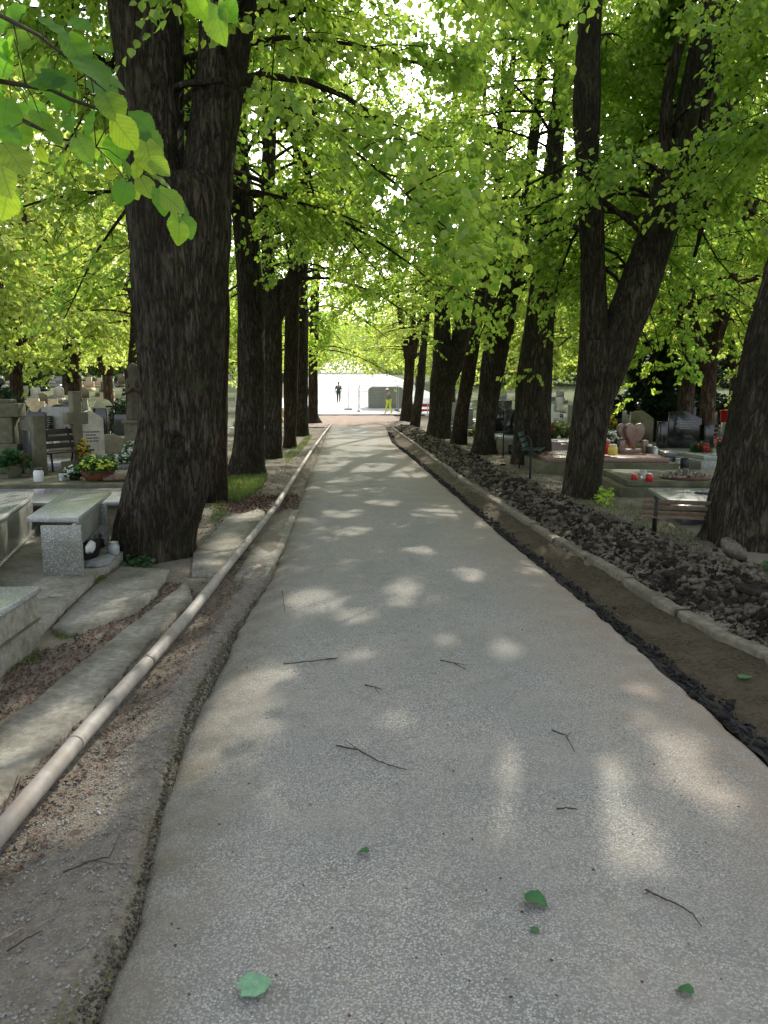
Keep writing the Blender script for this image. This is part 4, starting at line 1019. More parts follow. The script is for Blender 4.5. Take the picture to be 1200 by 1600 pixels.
def grass(name, label, poly, n, h, seed, mat='grass'):
    g = np.random.default_rng(seed); p = on_px(n, poly, g); zz = gz(p[:, 0], p[:, 1]); a = g.uniform(0, 6.28, n)
    L = g.uniform(.4, 1, n) * h; lean = g.uniform(.1, .6, n); w = L * .035 + .002
    d = np.c_[np.cos(a), np.sin(a)]; sd = np.c_[-d[:, 1], d[:, 0]]
    B = np.c_[p, zz]
    V = np.stack([B + np.c_[sd * w[:, None], 0 * w], B - np.c_[sd * w[:, None], 0 * w],
                  B + np.c_[d * (lean * L * .4)[:, None] - sd * w[:, None] * .8, L * .6], B + np.c_[d * (lean * L * .4)[:, None] + sd * w[:, None] * .8, L * .6],
                  B + np.c_[d * (lean * L)[:, None], L * (1 - lean * .3)]], 1).reshape(-1, 3)
    q = (np.array([(0, 1, 2, 3)])[None] + (np.arange(n) * 5)[:, None, None]).reshape(-1, 4); t3 = (np.array([(3, 2, 4)])[None] + (np.arange(n) * 5)[:, None, None]).reshape(-1, 3)
    return tag(link(name, mesh_np(name, V, [q, t3], M[mat])), label, 'grass', kind='stuff')
litter('road_debris', 'yellow-green bud scales sprinkled on the road', 'debris', [(280, 1150), (450, 850), (520, 720), (600, 720), (900, 1000), (1250, 1300), (1250, 1620), (170, 1620)], 420, .004, .011, 'fl_lime_d', 97, .0, lambda p: np.full(len(p), .012))
grass('grass', 'bright grass around the mossy-footed trunk', [(345, 778), (352, 748), (400, 738), (418, 742), (410, 760), (372, 782)], 5200, .13, 501)
grass('grass', 'grass specks along the far left trees', [(440, 712), (470, 690), (480, 676), (488, 680), (470, 705), (448, 722)], 1500, .10, 502)
grass('grass', 'thin grass on the near left edge', [(-30, 1050), (30, 1010), (60, 1005), (60, 1020), (0, 1050)], 500, .035, 503)
grass('grass', 'moss tuft by the granite bench foot', [(80, 980), (105, 972), (125, 985), (95, 993)], 500, .03, 504)
grass('grass', 'small tuft on the platform edge', [(148, 906), (160, 896), (170, 900), (155, 912)], 350, .035, 505)
grass('grass', 'weeds at the foot of the split trunk', [(880, 790), (940, 772), (990, 790), (1040, 830), (1000, 830), (930, 800)], 420, .08, 506)
grass('grass', 'weeds under the old wooden bench', [(985, 820), (1060, 850), (1110, 858), (1090, 835), (1020, 812)], 220, .07, 507)
grass('grass', 'ground weeds beyond the left trunks', [(330, 790), (350, 770), (355, 800), (330, 815)], 500, .07, 508)
# ivy / weeds with leaves
def low_plant(name, label, cat, poly, n, h, size, mat, seed, kind=6):
    g = np.random.default_rng(seed); p = on_px(n, poly, g); zz = gz(p[:, 0], p[:, 1]) + g.uniform(.01, h, n)
    V, Fq = leaf_geo(np.c_[p, zz], g.normal(0, 1, (n, 3)) * [1, 1, .4], np.array([0, 0, 1.]) + g.normal(0, .45, (n, 3)), g.uniform(.6, 1.1, n) * size, kind)
    c = np.array([p[:, 0].mean(), p[:, 1].mean(), gzs(p[:, 0].mean(), p[:, 1].mean())])
    root = thing(name, label, cat, c)
    link('leaves', mesh_np('leaves', V - c, [Fq], M[mat]), root)
    return root
low_plant('ivy', 'dark green ivy patch at the foot of the huge forked trunk', 'ivy', [(188, 868), (200, 852), (240, 862), (245, 880), (205, 882)], 260, .09, .055, 'ivy', 511)
low_plant('weed', 'small light green weed at the foot of the split trunk', 'weed', [(930, 790), (940, 778), (958, 780), (955, 794)], 120, .22, .07, 'leaf', 512)
low_plant('weed', 'green seedling at the massive trunk by the frame edge', 'weed', [(1188, 905), (1196, 893), (1215, 897), (1210, 912)], 70, .12, .05, 'ivy', 513)

# ------------------------------------------------------------------ twigs and fallen leaves
def twig(pts, r, label, mat='twig', z=.016, forks=(), zf=None, name='twig'):
    q = np.array([G(u, v, .01) for u, v in pts]); q = densify(q, 5)
    q[:, 2] = (gz(q[:, 0], q[:, 1]) + .012 if zf == 'g' else z) + r + .001 * np.sin(np.arange(len(q)) * 1.7)
    m = MB(); m.tube(q, r * np.linspace(1, .45, len(q)) * (1 + .15 * np.sin(np.arange(len(q)) * 2.3)), 7)
    for fpts in forks:
        f = densify(np.array([G(u, v, .01) for u, v in fpts]), 4); f[:, 2] = (gz(f[:, 0], f[:, 1]) + .012 if zf == 'g' else z) + r
        m.tube(f, r * .6 * np.linspace(1, .4, len(f)), 6)
    c = q[0].copy(); m.V = [np.concatenate(m.V) - c]
    o = m.build(name, M[mat], None, True); o.location = tuple(c); return tag(o, label, 'twig', 'fallen twigs')
twig([(1008, 1394), (1030, 1405), (1060, 1418), (1082, 1432), (1096, 1452)], .0035, 'dark curved twig lying on the road at lower right', forks=[[(1015, 1397), (1005, 1402)]])
twig([(525, 1168), (560, 1175), (590, 1192), (612, 1200), (634, 1206)], .0042, 'long forked twig on the middle of the road', forks=[[(560, 1175), (540, 1160)]])
twig([(443, 1040), (480, 1036), (510, 1033), (528, 1030)], .0042, 'straight twig pointing at a dry pale leaf', forks=[])
twig([(688, 1034), (708, 1038), (728, 1048)], .0042, 'short forked twig right of road centre', forks=[[(708, 1038), (732, 1042)]])
twig([(570, 1073), (585, 1076), (597, 1080)], .0042, 'tiny twig above the long forked one', forks=[[(585, 1076), (595, 1090)]])
twig([(441, 925), (443, 940), (445, 957)], .0042, 'short twig near the left road edge')
twig([(862, 1144), (884, 1152), (898, 1178)], .0042, 'thin forked twig at the top of the bright sun patch', forks=[[(884, 1155), (893, 1146)]])
twig([(870, 1268), (885, 1266), (902, 1268)], .0042, 'small twig between the two bright sun patches')
twig([(38, 1105), (36, 1150), (32, 1190), (18, 1230), (-5, 1275)], .006, 'long brown stick lying left of the pipe', forks=[[(40, 1122), (60, 1128), (76, 1134)], [(36, 1170), (26, 1240), (0, 1262)]], zf='g')
twig([(98, 1355), (140, 1343), (170, 1340), (188, 1300)], .0035, 'bent root-like twig on the lower left verge', forks=[[(140, 1343), (175, 1352), (200, 1349)]], zf='g')
twig([(0, 1450), (20, 1440), (35, 1432)], .005, 'pale stick at the bottom left edge', 'twig_pale', zf='g')
twig([(10, 1470), (40, 1450), (66, 1442)], .0035, 'dark thin twig below the pale stick', zf='g')
twig([(352, 845), (362, 855), (356, 862), (380, 868)], .006, 'hooked twig on the concrete beyond the forked trunk', zf='g')
def bigleaf_shape(n=18, ser=True):
    """heart-shaped lime leaf, unit length, rows across the midrib"""
    rows = []
    for i in range(n + 1):
        t = i / n
        w = .50 * (math.sin(math.pi * min(1, t * .92 + .07)) ** .75) * (1 - .35 * t ** 2.2) if 0 < t < 1 else (.17 if t == 0 else 0.0)
        if ser and 0 < t < 1: w *= 1 + .07 * (i % 2)
        rows.append((t, w))
    V, UV = [], []
    for t, w in rows:
        for s in (-1, -.5, 0, .5, 1):
            back = -.12 * abs(s) * (1 - t) ** 3            # heart notch
            V.append((s * w, t + back, 0)); UV.append((.5 + s * w, t))
    F_ = []
    for i in range(n):
        for j in range(4): F_.append((i * 5 + j, i * 5 + j + 1, (i + 1) * 5 + j + 1, (i + 1) * 5 + j))
    return np.array(V), np.array(UV), np.array(F_)
BLV, BLUV, BLF = bigleaf_shape()
def big_leaves(name, Pp, D, Nn, S, mat, parent=None, curl=.25, seed=0):
    g = np.random.default_rng(seed); Vs, Fs, UVs = [], [], []
    for i in range(len(Pp)):
        d = D[i] / np.linalg.norm(D[i]); w = np.cross(d, Nn[i]); w /= np.linalg.norm(w); nn = np.cross(w, d)
        c1, c2, c3 = g.uniform(-.1, curl), g.uniform(.1, curl * 1.6), g.uniform(-.1, .1)
        v = BLV.copy(); x, y_ = v[:, 0], v[:, 1]
        zz = c1 * np.abs(x) * 1.2 - c2 * y_ ** 2 * .6 + c3 * x + .025 * np.sin(y_ * 18 + i) * np.abs(x) * 2
        Vs.append(Pp[i] + S[i] * (x[:, None] * w + y_[:, None] * d + zz[:, None] * nn)); Fs.append(BLF + i * len(BLV)); UVs.append(BLUV)
    me = mesh_np(name, np.concatenate(Vs), [np.concatenate(Fs)], mat, True)
    uv = me.uv_layers.new(name='UVMap'); U = np.concatenate(UVs)
    li = np.empty(len(me.loops), np.int32); me.loops.foreach_get('vertex_index', li)
    uv.data.foreach_set('uv', U[li].astype(np.float32).ravel())
    return link(name, me, parent)
def fallen(u, v, size, ang, mat, label, zo=.02, curl=.15):
    p = G(u, v, .015)
    o = big_leaves('fallen_leaf', np.array([[0, 0, 0.]]), np.array([[math.cos(ang), math.sin(ang), .05]]), np.array([[0, 0, 1.]]), [size], M[mat], None, curl, int(u))
    o.location = (p[0] - math.cos(ang) * size / 2, p[1] - math.sin(ang) * size / 2, zo); return tag(o, label, 'leaf', 'fallen leaves')
fallen(401, 1540, .085, .5, 'fallen_leaf', 'pale green round leaf lying at the bottom of the road')
fallen(838, 1413, .075, -.6, 'fallen_leaf2', 'dark green crumpled leaf on the road', curl=.5)
fallen(836, 1452, .03, 1, 'fallen_leaf2', 'tiny green leaf scrap below the crumpled leaf', curl=.5)
fallen(519, 1026, .07, .2, 'dry_leaf', 'dry pale leaf at the end of a straight twig', curl=.35)
fallen(1067, 1548, .045, 2.2, 'fallen_leaf2', 'small yellowish-green scrap at lower right of the road', curl=.5)
fallen(566, 1332, .04, 2.6, 'fallen_leaf2', 'small green scrap left of the road middle', curl=.5)
fallen(90, 938, .11, .2, 'dry_leaf', 'pale torn leaf on the bench platform', zo=.057)
fallen(1165, 1040, .08, .8, 'fallen_leaf2', 'green leaf in the dug strip beside the kerb', zo=-.05)
fallen(75, 1200, .06, 1.8, 'fallen_leaf', 'small green leaf against the pipe', zo=.01)
fallen(116, 1296, .05, 2.1, 'litter', 'orange-brown leaf under the pipe', zo=.005)

# ------------------------------------------------------------------ overhanging lime branch, close to the viewer
def close_branch(name, label, tw, leaves, Y, seed, size=.075):
    g = np.random.default_rng(seed); c = P(tw[0][0][0], tw[0][0][1], Y); root = thing(name, label, 'branch', c)
    m = MB(); allq = []
    for pts in tw:
        q = densify(np.array([P(u, v, Y + .012 * i) for i, (u, v) in enumerate(pts)]), 6) - c; allq.append(q)
        m.tube(q, np.linspace(.0045, .0014, len(q)), 7)
    Pp, D, Nn, S = [], [], [], []
    for (u, v, a, s) in leaves:
        p = P(u, v, Y + g.uniform(-.12, .14)); ar = math.radians(a)
        d = _R * math.cos(ar) - _U * math.sin(ar) + _F * g.uniform(-.35, .35)
        nn = -_F * g.uniform(.25, 1) + np.array([0, 0, 1.]) * g.uniform(.0, 1.0) + _R * g.uniform(-.9, .9)
        Pp.append(p - c); D.append(d); Nn.append(nn); S.append(.88 * s / F * Y)
        aq = np.concatenate(allq); nq = aq[np.argmin(np.linalg.norm(aq - (p - c), axis=1))]
        m.tube([p - c, (p - c) * .5 + nq * .5 + np.array([0, 0, .006]), nq], [.0008, .0009, .0012], 5)
    m.build('twigs', M['twig'], root, True)
    big_leaves('leaves', np.array(Pp), np.array(D), np.array(Nn), S, M['bigleaf'], root, .3, seed)
    return root
LV = [(50, 62, 150, 55), (105, 55, 60, 62), (75, 90, 120, 50), (40, 20, 160, 45), (98, 85, 20, 60), (128, 95, 40, 62), (140, 112, 10, 55), (98, 125, 170, 52), (120, 140, 95, 50),
      (10, 155, 95, 52), (20, 170, 60, 50), (42, 162, 60, 55), (35, 190, 95, 40), (60, 175, 60, 48), (0, 185, 80, 40), (150, 128, 45, 60), (165, 150, 60, 55), (180, 188, 55, 50),
      (205, 190, 70, 55), (165, 210, 100, 52), (180, 215, 80, 48), (212, 205, 40, 60), (228, 222, 75, 50), (240, 235, 60, 35), (200, 180, 25, 55), (95, 245, 80, 32), (110, 240, 120, 30),
      (120, 215, 60, 40), (130, 235, 70, 36), (198, 285, 110, 38), (208, 290, 70, 28), (232, 272, 20, 42), (220, 278, 60, 34), (246, 295, 70, 40), (250, 300, 35, 45), (258, 312, 20, 42), (275, 338, 80, 40),
      (285, 340, 60, 35), (280, 348, 90, 34), (5, 225, 50, 60), (0, 250, 75, 65), (15, 275, 80, 60), (-10, 230, 90, 60), (12, 300, 110, 50), (60, 30, 30, 55), (110, 30, 20, 40), (20, 110, 140, 40),
      (65, 115, 20, 58), (80, 130, 60, 50), (145, 175, 110, 40), (150, 80, 10, 30), (22, 60, 120, 35), (-15, 120, 70, 60), (-25, 60, 60, 60), (235, 252, 30, 34), (215, 250, 100, 34)]
close_branch('hanging_branch', 'leafy lime branch hanging into the upper left corner close to the viewer',
    [[(-120, 100), (0, 127), (80, 140), (110, 155), (190, 182), (225, 215), (240, 265), (262, 305), (284, 345)], [(-60, 0), (0, 24), (60, 55), (110, 95), (150, 130)], [(0, 170), (50, 195), (90, 215), (150, 230)], [(-60, 180), (0, 225), (12, 270)]],
    LV + [(60, 230, 70, 26), (75, 205, 40, 30), (160, 245, 100, 26), (172, 262, 80, 24), (190, 250, 60, 30), (268, 325, 60, 26), (20, 200, 100, 34), (110, 180, 80, 32), (-5, 20, 120, 46), (30, 85, 100, 44)], 1.35, 601)
close_branch('hanging_branch', 'few bright lime leaves dangling in front of the forked trunk top',
    [[(318, -60), (322, -20), (335, 12)]], [(300, -12, 70, 42), (318, -15, 100, 45), (340, 8, 85, 62), (330, 12, 75, 52), (350, 5, 60, 40)], 1.35, 602)

# ------------------------------------------------------------------ cemetery kit
def inscription(parent, cx, cy, z0, w, rows, mat='gold', rz=0.0, seed=1, yoff=0.0, h=.03):
    g = np.random.default_rng(seed); m = MB()
    for r_ in range(rows):
        x = -w / 2 * g.uniform(.5, .95)
        end = -x
        while x < end:
            l = g.uniform(.008, .02)
            m.box((x + l / 2, yoff, z0 - r_ * h * 1.9), (l * .7, .004, h * g.uniform(.75, 1)))
            x += l + (.02 if g.random() < .18 else .004)
    o = m.build('lettering', M[mat], parent); o.location = (cx, cy, 0); o.rotation_euler = (0, 0, rz); return o
def grave(label, x, y, rz, w, l, h, mat, top=None, head=None, z=None, kerbh=.1, group=None, name='grave', cat='grave'):
    """x,y = middle of the plot; local +y is the head end"""
    z = gzs(x, y) if z is None else z
    root = thing(name, label, cat, (x, y, z), rz, group)
    MB().box((0, 0, h * .5 - .08), (w, l, h - .0 + .16)).build('plinth', M[mat], root, bevel=.012)
    if kerbh: MB().box((0, 0, h + kerbh / 2 + .002), (w * .88, l * .9, kerbh)).build('cover_slab', M[top or mat], root, bevel=.012)
    if head:
        hw, hh, th, shape, hm = head; hy = l / 2 - th / 2 - .06; zb = h + .002
        m = MB()
        if shape == 'rect': m.box((0, hy, zb + hh / 2), (hw, th, hh))
        elif shape == 'arch':
            a = np.linspace(0, math.pi, 14); pr_ = [(-hw / 2, 0), (hw / 2, 0)] + [(hw / 2 * math.cos(t), hh * .75 + hh * .25 * math.sin(t)) for t in a]
            m.sideprism(pr_, (0, hy, zb), th)
        elif shape == 'slant': m.sideprism([(-hw / 2, 0), (hw / 2, 0), (hw / 2, hh * .82), (0, hh), (-hw / 2, hh * .97)], (0, hy, zb), th)
        elif shape == 'cross':
            m.sideprism([(-.11, 0), (.11, 0), (.09, hh * .60), (hw / 2, hh * .60), (hw / 2, hh * .76), (.09, hh * .76), (.09, hh), (-.09, hh), (-.09, hh * .76), (-hw / 2, hh * .76), (-hw / 2, hh * .60), (-.09, hh * .60)], (0, hy, zb), th)
        elif shape == 'step': m.sideprism([(-hw / 2, 0), (hw / 2, 0), (hw / 2, hh * .7), (hw * .3, hh * .7), (hw * .3, hh), (-hw * .3, hh), (-hw * .3, hh * .7), (-hw / 2, hh * .7)], (0, hy, zb), th)
        m.build('headstone', M[hm], root, bevel=.01)
    return root

# -- near left: concrete tomb corner, granite bench, curved tomb, lilac slab
t = thing('concrete_tomb', 'rough pale concrete tomb block cut off by the left frame edge', 'tomb', (-2.75, 4.1, -.05))
m = MB(); gx = np.linspace(-.75, .72, 24)
MB().box((0, 0, .185), (1.46, 1.9, .37)).build('body', M['concrete'], t, bevel=.015)
MB().box((.0, .0, .392), (1.5, 1.94, .04)).build('top_slab', M['gr_top'], t, bevel=.01)
MB().box((.736, 0, .2), (.012, 1.9, .012)).build('joint', M['stone_g'], t)

zpf = .05
bt = thing('granite_bench', 'speckled grey granite bench table with rubbish stuffed beneath', 'bench', (-2.55, 7.6, zpf))
c0 = np.array([-2.55, 7.6, 0])
tops = [G(u, v, .54) for u, v in [(41, 808), (122, 809), (174, 767), (104, 766)]]
MB().prism([p[:2] - c0[:2] for p in tops], .54 - .045 - zpf, .54 - zpf).build('seat_slab', M['gr_top'], bt, bevel=.006)
f0, f1 = G(68, 900, zpf), G(131, 900, zpf)
def quadprism(pts, z0, z1): return MB().prism(pts, z0, z1)
dv = (tops[2] - tops[1])[:2]; dv = dv / np.linalg.norm(dv)
a0, a1 = f0[:2] - c0[:2], f1[:2] - c0[:2]
quadprism([a0, a1, a1 + dv * .05, a0 + dv * .05], 0, .54 - .047 - zpf).build('leg', M['gr_grey'], bt, bevel=.004)
Lb = 1.45
quadprism([a0 + dv * Lb, a1 + dv * Lb, a1 + dv * (Lb + .05), a0 + dv * (Lb + .05)], 0, .54 - .047 - zpf).build('leg', M['gr_grey'], bt, bevel=.004)
b0 = a0 + (a1 - a0) * .72
quadprism([b0 + dv * .052, b0 + (a1 - a0) * .1 + dv * .052, b0 + (a1 - a0) * .1 + dv * (Lb - .002), b0 + dv * (Lb - .002)], .22, .54 - .047 - zpf).build('side_panel', M['gr_grey'], bt, bevel=.004)
def crumple(name, label, cat, c, r, seed, mat):
    m = MB(); V, Fc = ICO[3]
    n_ = fbm(V[:, 0] * 2.2, V[:, 1] * 2.2, V[:, 2] * 2.2, seed, 4); n2 = 1 - np.abs(vnoise(V[:, 0] * 5, V[:, 1] * 5, V[:, 2] * 5, seed + 9))
    m.add(V * (1 + .35 * n_ + .25 * n2)[:, None] * np.array(r), Fc); o = m.build(name, M[mat]); o.location = tuple(float(k) for k in c); return tag(o, label, cat)
zb = .06
crumple('rubbish_bag', 'black bin bag stuffed under the granite bench', 'bag', np.array([c0[0] + a1[0] - .20, c0[1] - .1, .17]), (.075, .25, .10), 5, 'bag_black')
crumple('rubbish_bag', 'crumpled clear plastic sheet spilling out below the granite bench', 'bag', (c0[0] + a1[0] - .02, c0[1] - .35, .065), (.09, .24, .02), 7, 'bag')
crumple('paper_scrap', 'folded white paper sticking out under the granite bench', 'paper', (c0[0] + a1[0] - .13, c0[1] - .3, .19), (.02, .11, .05), 8, 'white_p')
def jar(name, label, c, r, h, glassm='glass', lidm=None, cat='jar', group=None):
    t = thing(name, label, cat, c, 0, group)
    MB().lathe([(r * .85, 0), (r, h * .06), (r, h * .75), (r * .8, h * .88), (r * .8, h)], n=20).build('glass', M[glassm], t, True)
    MB().lathe([(r * .84, h * .93), (r * .84, h * 1.04), (r * .3, h * 1.1)], n=20).build('lid', M[lidm or 'galv'], t, True)
    return t
pj = G(178, 866, .05); jar('glass_jar', 'old glass jar standing between the granite bench and the forked trunk', (pj[0], pj[1], .05), .058, .12)

# curved lid tomb
Z = .48
tt_ = thing('granite_tomb', 'granite tomb with a curved overhanging lid left of the granite bench', 'tomb', (-3.5, 8.0, 0))
top = [G(u, v, Z) for u, v in [(55, 768), (46, 778), (30, 790), (0, 811), (-40, 838), (-90, 868), (-260, 868), (-200, 768)]]
cc = np.array([-3.5, 8.0])
MB().prism([p[:2] - cc for p in top], Z - .05, Z).build('lid', M['gr_top'], tt_, bevel=.015)
ins = [p[:2] - cc for p in top]; ctr = np.mean(ins, 0)
MB().prism([ctr + (p - ctr) * .94 for p in ins], -.05, Z - .052).build('body', M['gr_grey'], tt_, bevel=.01)
MB().prism([ctr + (p - ctr) * 1.03 for p in ins], -.06, .08).build('plinth', M['gr_grey'], tt_, bevel=.01)
# lilac slab
ll = thing('polished_tomb', 'long lilac-grey polished slab behind the granite bench', 'tomb', (-4.3, 9.9, 0))
MB().box((0, .1, .12), (3.6, 1.3, .36)).build('body', M['stone'], ll, bevel=.01)
MB().box((0, .1, .327), (3.75, 1.45, .05)).build('cover_slab', M['gr_lilac'], ll, bevel=.02)

# the wide family plot with bowls (left)
fam = thing('family_grave', 'wide mossy grave plot carrying the bowl of lime flowers', 'grave', (-5.0, 12.7, 0))
MB().box((0, 0, .05), (5.6, 2.6, .30)).build('kerb_frame', M['stone_g'], fam, bevel=.015)
MB().box((0, .05, .26), (5.4, 2.35, .11)).build('cover_slab', M['stone_g'], fam, bevel=.015)
def P_on(u, Y, z): return np.array([px_x(u, Y), Y, z])
ZT = .317
def flowerpot(name, label, c, r, h, fr, fh, pot, fl, seed, leafm='ivy', nfl=60, cat='flower pot', fs=.03, group=None, nleaf=400):
    g = np.random.default_rng(seed); t = thing(name, label, cat, c, 0, group)
    MB().lathe([(r * .6, 0), (r * .7, h * .05), (r, h * .75), (r * 1.04, h), (r * .92, h * .98), (r * .85, h * .8)], n=24).build('pot', M[pot], t, True)
    d = g.normal(0, 1, (nfl, 3)); d[:, 2] = np.abs(d[:, 2]); d /= np.linalg.norm(d, axis=1)[:, None]
    m = MB()
    for i in range(nfl):
        c_ = d[i] * np.array([fr, fr, fh]) * g.uniform(.8, 1.02) + [0, 0, h]
        for j in range(5):
            m.blob(c_ + g.normal(0, fs * .45, 3), (fs * .55, fs * .55, fs * .35), .3, int(g.integers(9999)))
    m.build('flowers', M[fl], t)
    d = g.normal(0, 1, (nleaf, 3)); d[:, 2] = np.abs(d[:, 2]) - .15; d /= np.linalg.norm(d, axis=1)[:, None]
    V, Fq = leaf_geo(d * np.array([fr, fr, fh]) * g.uniform(.5, 1.05, (nleaf, 1)) + [0, 0, h * .95], d + g.normal(0, .4, (nleaf, 3)), d + g.normal(0, .4, (nleaf, 3)) + [0, 0, .5], g.uniform(.6, 1.2, nleaf) * fs * 1.6, 4)
    link('foliage', mesh_np('foliage', V, [Fq], M[leafm]), t); return t
flowerpot('flower_bowl', 'large terracotta bowl of lime-yellow flowers on the mossy plot', P_on(146, 12.1, ZT), .26, .18, .26, .17, 'terra', 'fl_lime', 21, nfl=70, fs=.05, nleaf=700)
flowerpot('flower_pot', 'small pot of white flowers beside the lime flower bowl', P_on(109, 12.2, ZT), .1, .08, .15, .12, 'pot_dark', 'fl_white', 22, nfl=40, fs=.04)
crumple('dried_wreath', 'dried pale wreath lying right of the lime flower bowl', 'wreath', P_on(178, 12.0, ZT + .05), (.22, .12, .05), 31, 'litter')
jar('grave_lantern', 'white glass grave lantern with dark lid on the mossy plot', P_on(52, 11.9, ZT), .075, .2, 'white_p', 'pot_dark', 'lantern')
jar('grave_lantern', 'small clear lantern left of the white flowers', P_on(89, 12.1, ZT), .05, .13, 'glass', 'pot_dark', 'lantern')
# left headstone + pillar cross with red flowers
h1 = thing('headstone', 'mossy headstone with framed dark panel turned sideways at the left', 'headstone', P_on(46, 13.2, ZT))
m = MB().sideprism([(-.36, 0), (.36, 0), (.36, .98), (-.36, .86)], (0, 0, 0), .2, R(-50)); m.build('body', M['stone_g'], h1, bevel=.012)
o = MB().box((0, -.104, .48), (.46, .012, .5)).build('panel', M['gr_dark'], h1, bevel=.004); o.rotation_euler = (0, 0, R(-50))
h2 = thing('stone_monument', 'broad stepped mossy monument at the left frame edge', 'monument', P_on(0, 13.4, ZT))
m = MB().box((0, 0, .25), (.62, .4, .5)).box((0, 0, .72), (.46, .32, .44)).box((0, 0, 1.06), (.7, .34, .23)).box((0, 0, 1.21), (.42, .3, .07)); m.build('body', M['stone_g'], h2, bevel=.015)
flowerpot('flower_vase', 'stone planter with two red roses in front of the stepped monument', P_on(14, 12.6, ZT), .14, .22, .2, .2, 'stone_g', 'fl_red', 23, nfl=5, fs=.07, nleaf=260)
# stone cross and leaning stele
h3 = thing('stone_cross', 'tall weathered concrete cross with yellow flowers at its side', 'cross', P_on(116, 14.6, .2))
MB().box((0, 0, .08), (.5, .4, .3)).build('base', M['stone'], h3, bevel=.015)
MB().sideprism([(-.10, .2), (.10, .2), (.08, .90), (.21, .90), (.21, 1.12), (.08, 1.12), (.08, 1.5), (-.08, 1.5), (-.08, 1.12), (-.21, 1.12), (-.21, .90), (-.08, .90)], (0, 0, 0), .16, R(48)).build('cross', M['stone'], h3, bevel=.012)
h4 = thing('headstone', 'pale slanted stele turned sideways right of the concrete cross', 'headstone', P_on(137, 14.8, .2))
MB().sideprism([(-.24, 0), (.24, 0), (.24, 1.0), (0, 1.15), (-.24, 1.05)], (0, 0, 0), .18, R(35)).build('body', M['stone_w'], h4, bevel=.012)
o = inscription(h4, 0, 0, .75, .34, 4, 'gr_dark', R(35), 4, -.094)
flowerpot('flower_vase', 'yellow flowers standing against the concrete cross', P_on(126, 14.2, .2), .07, .3, .10, .38, 'pot_dark', 'fl_yellow', 24, nfl=26, fs=.035, nleaf=120)
def bench(name, label, x, y, rz, z, L=1.3, wm='wood_dark', im='iron', group=None, back=True):
    t = thing(name, label, 'bench', (x, y, z), rz, group)
    for s in (-1, 1):
        xx_ = s * (L / 2 - .15)
        MB().tube([(xx_, -.2, 0), (xx_, -.17, .42), (xx_, .2, .40)], .018, 8).tube([(xx_, .27, 0), (xx_, .17, .42), (xx_, .30, .85)], .018, 8).build('leg', M[im], t)
    for i in range(4): MB().box((0, -.17 + i * .11, .435), (L, .085, .028)).build('seat_slat', M[wm], t, bevel=.004)
    if back:
        for i in range(3): MB().box((0, .19 + i * .042, .53 + i * .125), (L, .028, .09), rx=-.3).build('back_slat', M[wm], t, bevel=.004)
    return t
bench('bench', 'black slatted bench among the left graves', px_x(92, 14.0), 14.0, R(62), .2, 1.1)
# second rank on the left
LG = 'gravestones of the left cemetery'
grave('grey granite headstone with dark framed panel behind two lanterns', px_x(68, 19.8), 19.8, 0, 1.5, 2.2, .25, 'gr_grey', 'gr_grey', (.82, 1.12, .18, 'rect', 'gr_grey'), group=LG)
pz = thing('memorial_plaque', 'dark lettered plaque on the grey granite headstone', 'plaque', (px_x(66, 20.6), 20.6, .85)); MB().box((0, 0, .02), (.46, .02, .48)).build('panel', M['gr_black'], pz); inscription(pz, 0, -.014, .2, .36, 5, 'galv', 0, 6)
jar('grave_lantern', 'left one of two tall glass lanterns in front of the grey headstone', P_on(71, 18.6, .38), .08, .26, 'glass', 'galv', 'lantern')
jar('grave_lantern', 'right one of two tall glass lanterns in front of the grey headstone', P_on(83, 18.7, .38), .08, .24, 'glass', 'red_p', 'lantern')
g_ = grave('wide dark slate headstone bearing a slim black cross', px_x(174, 20.6), 21.6, 0, 1.7, 2.0, .45, 'stone_g', 'stone_g', (.95, .68, .16, 'rect', 'gr_dark'), group=LG)
MB().sideprism([(-.015, 0), (.015, 0), (.015, .3), (.07, .3), (.07, .34), (.015, .34), (.015, .45), (-.015, .45), (-.015, .34), (-.07, .34), (-.07, .3), (-.015, .3)], (.25, .78, .58), .02).build('cross', M['iron'], g_)
grave('black polished headstone above the wide framed one', px_x(99, 24.5), 24.5, 0, .9, 1.8, .3, 'gr_dark', 'gr_dark', (.55, 1.15, .14, 'rect', 'gr_black'), group=LG)
grave('narrow black headstone left of the wide slate one', px_x(142, 22.5), 22.5, 0, .8, 1.8, .3, 'gr_dark', 'gr_dark', (.4, 1.0, .14, 'rect', 'gr_black'), group=LG)
grave('low dark headstone left of the grey framed one', px_x(34, 19.0), 19.0, 0, .9, 1.8, .3, 'gr_dark', 'gr_dark', (.5, .95, .14, 'rect', 'gr_black'), group=LG)
flowerpot('flower_pot', 'green and white bouquet before the low dark headstone', P_on(40, 17.6, .4), .08, .12, .16, .12, 'white_p', 'fl_lime', 25, nfl=20, fs=.05)
grave('grey slab grave with small slanted stone and white wreath', px_x(176, 16.3), 16.3, R(18), 1.1, 2.1, .2, 'gr_dark', 'gr_grey', (.42, .62, .2, 'slant', 'stone'), group=LG)
flowerpot('flower_wreath', 'wreath of white flowers on the slanted grey slab', P_on(176, 15.6, .31), .12, .04, .3, .10, 'pot_dark', 'fl_white', 26, nfl=40, fs=.05, nleaf=350)
flowerpot('flower_vase', 'vase of white flowers right of the small slanted stone', P_on(200, 16.0, .31), .06, .16, .14, .25, 'pot_dark', 'fl_white', 27, nfl=22, fs=.04, nleaf=150)
grave('lilac-grey polished slab at the tree behind the white wreath', px_x(205, 14.2), 14.2, 0, 1.2, 1.4, .14, 'gr_grey', 'gr_lilac', None, group=LG)
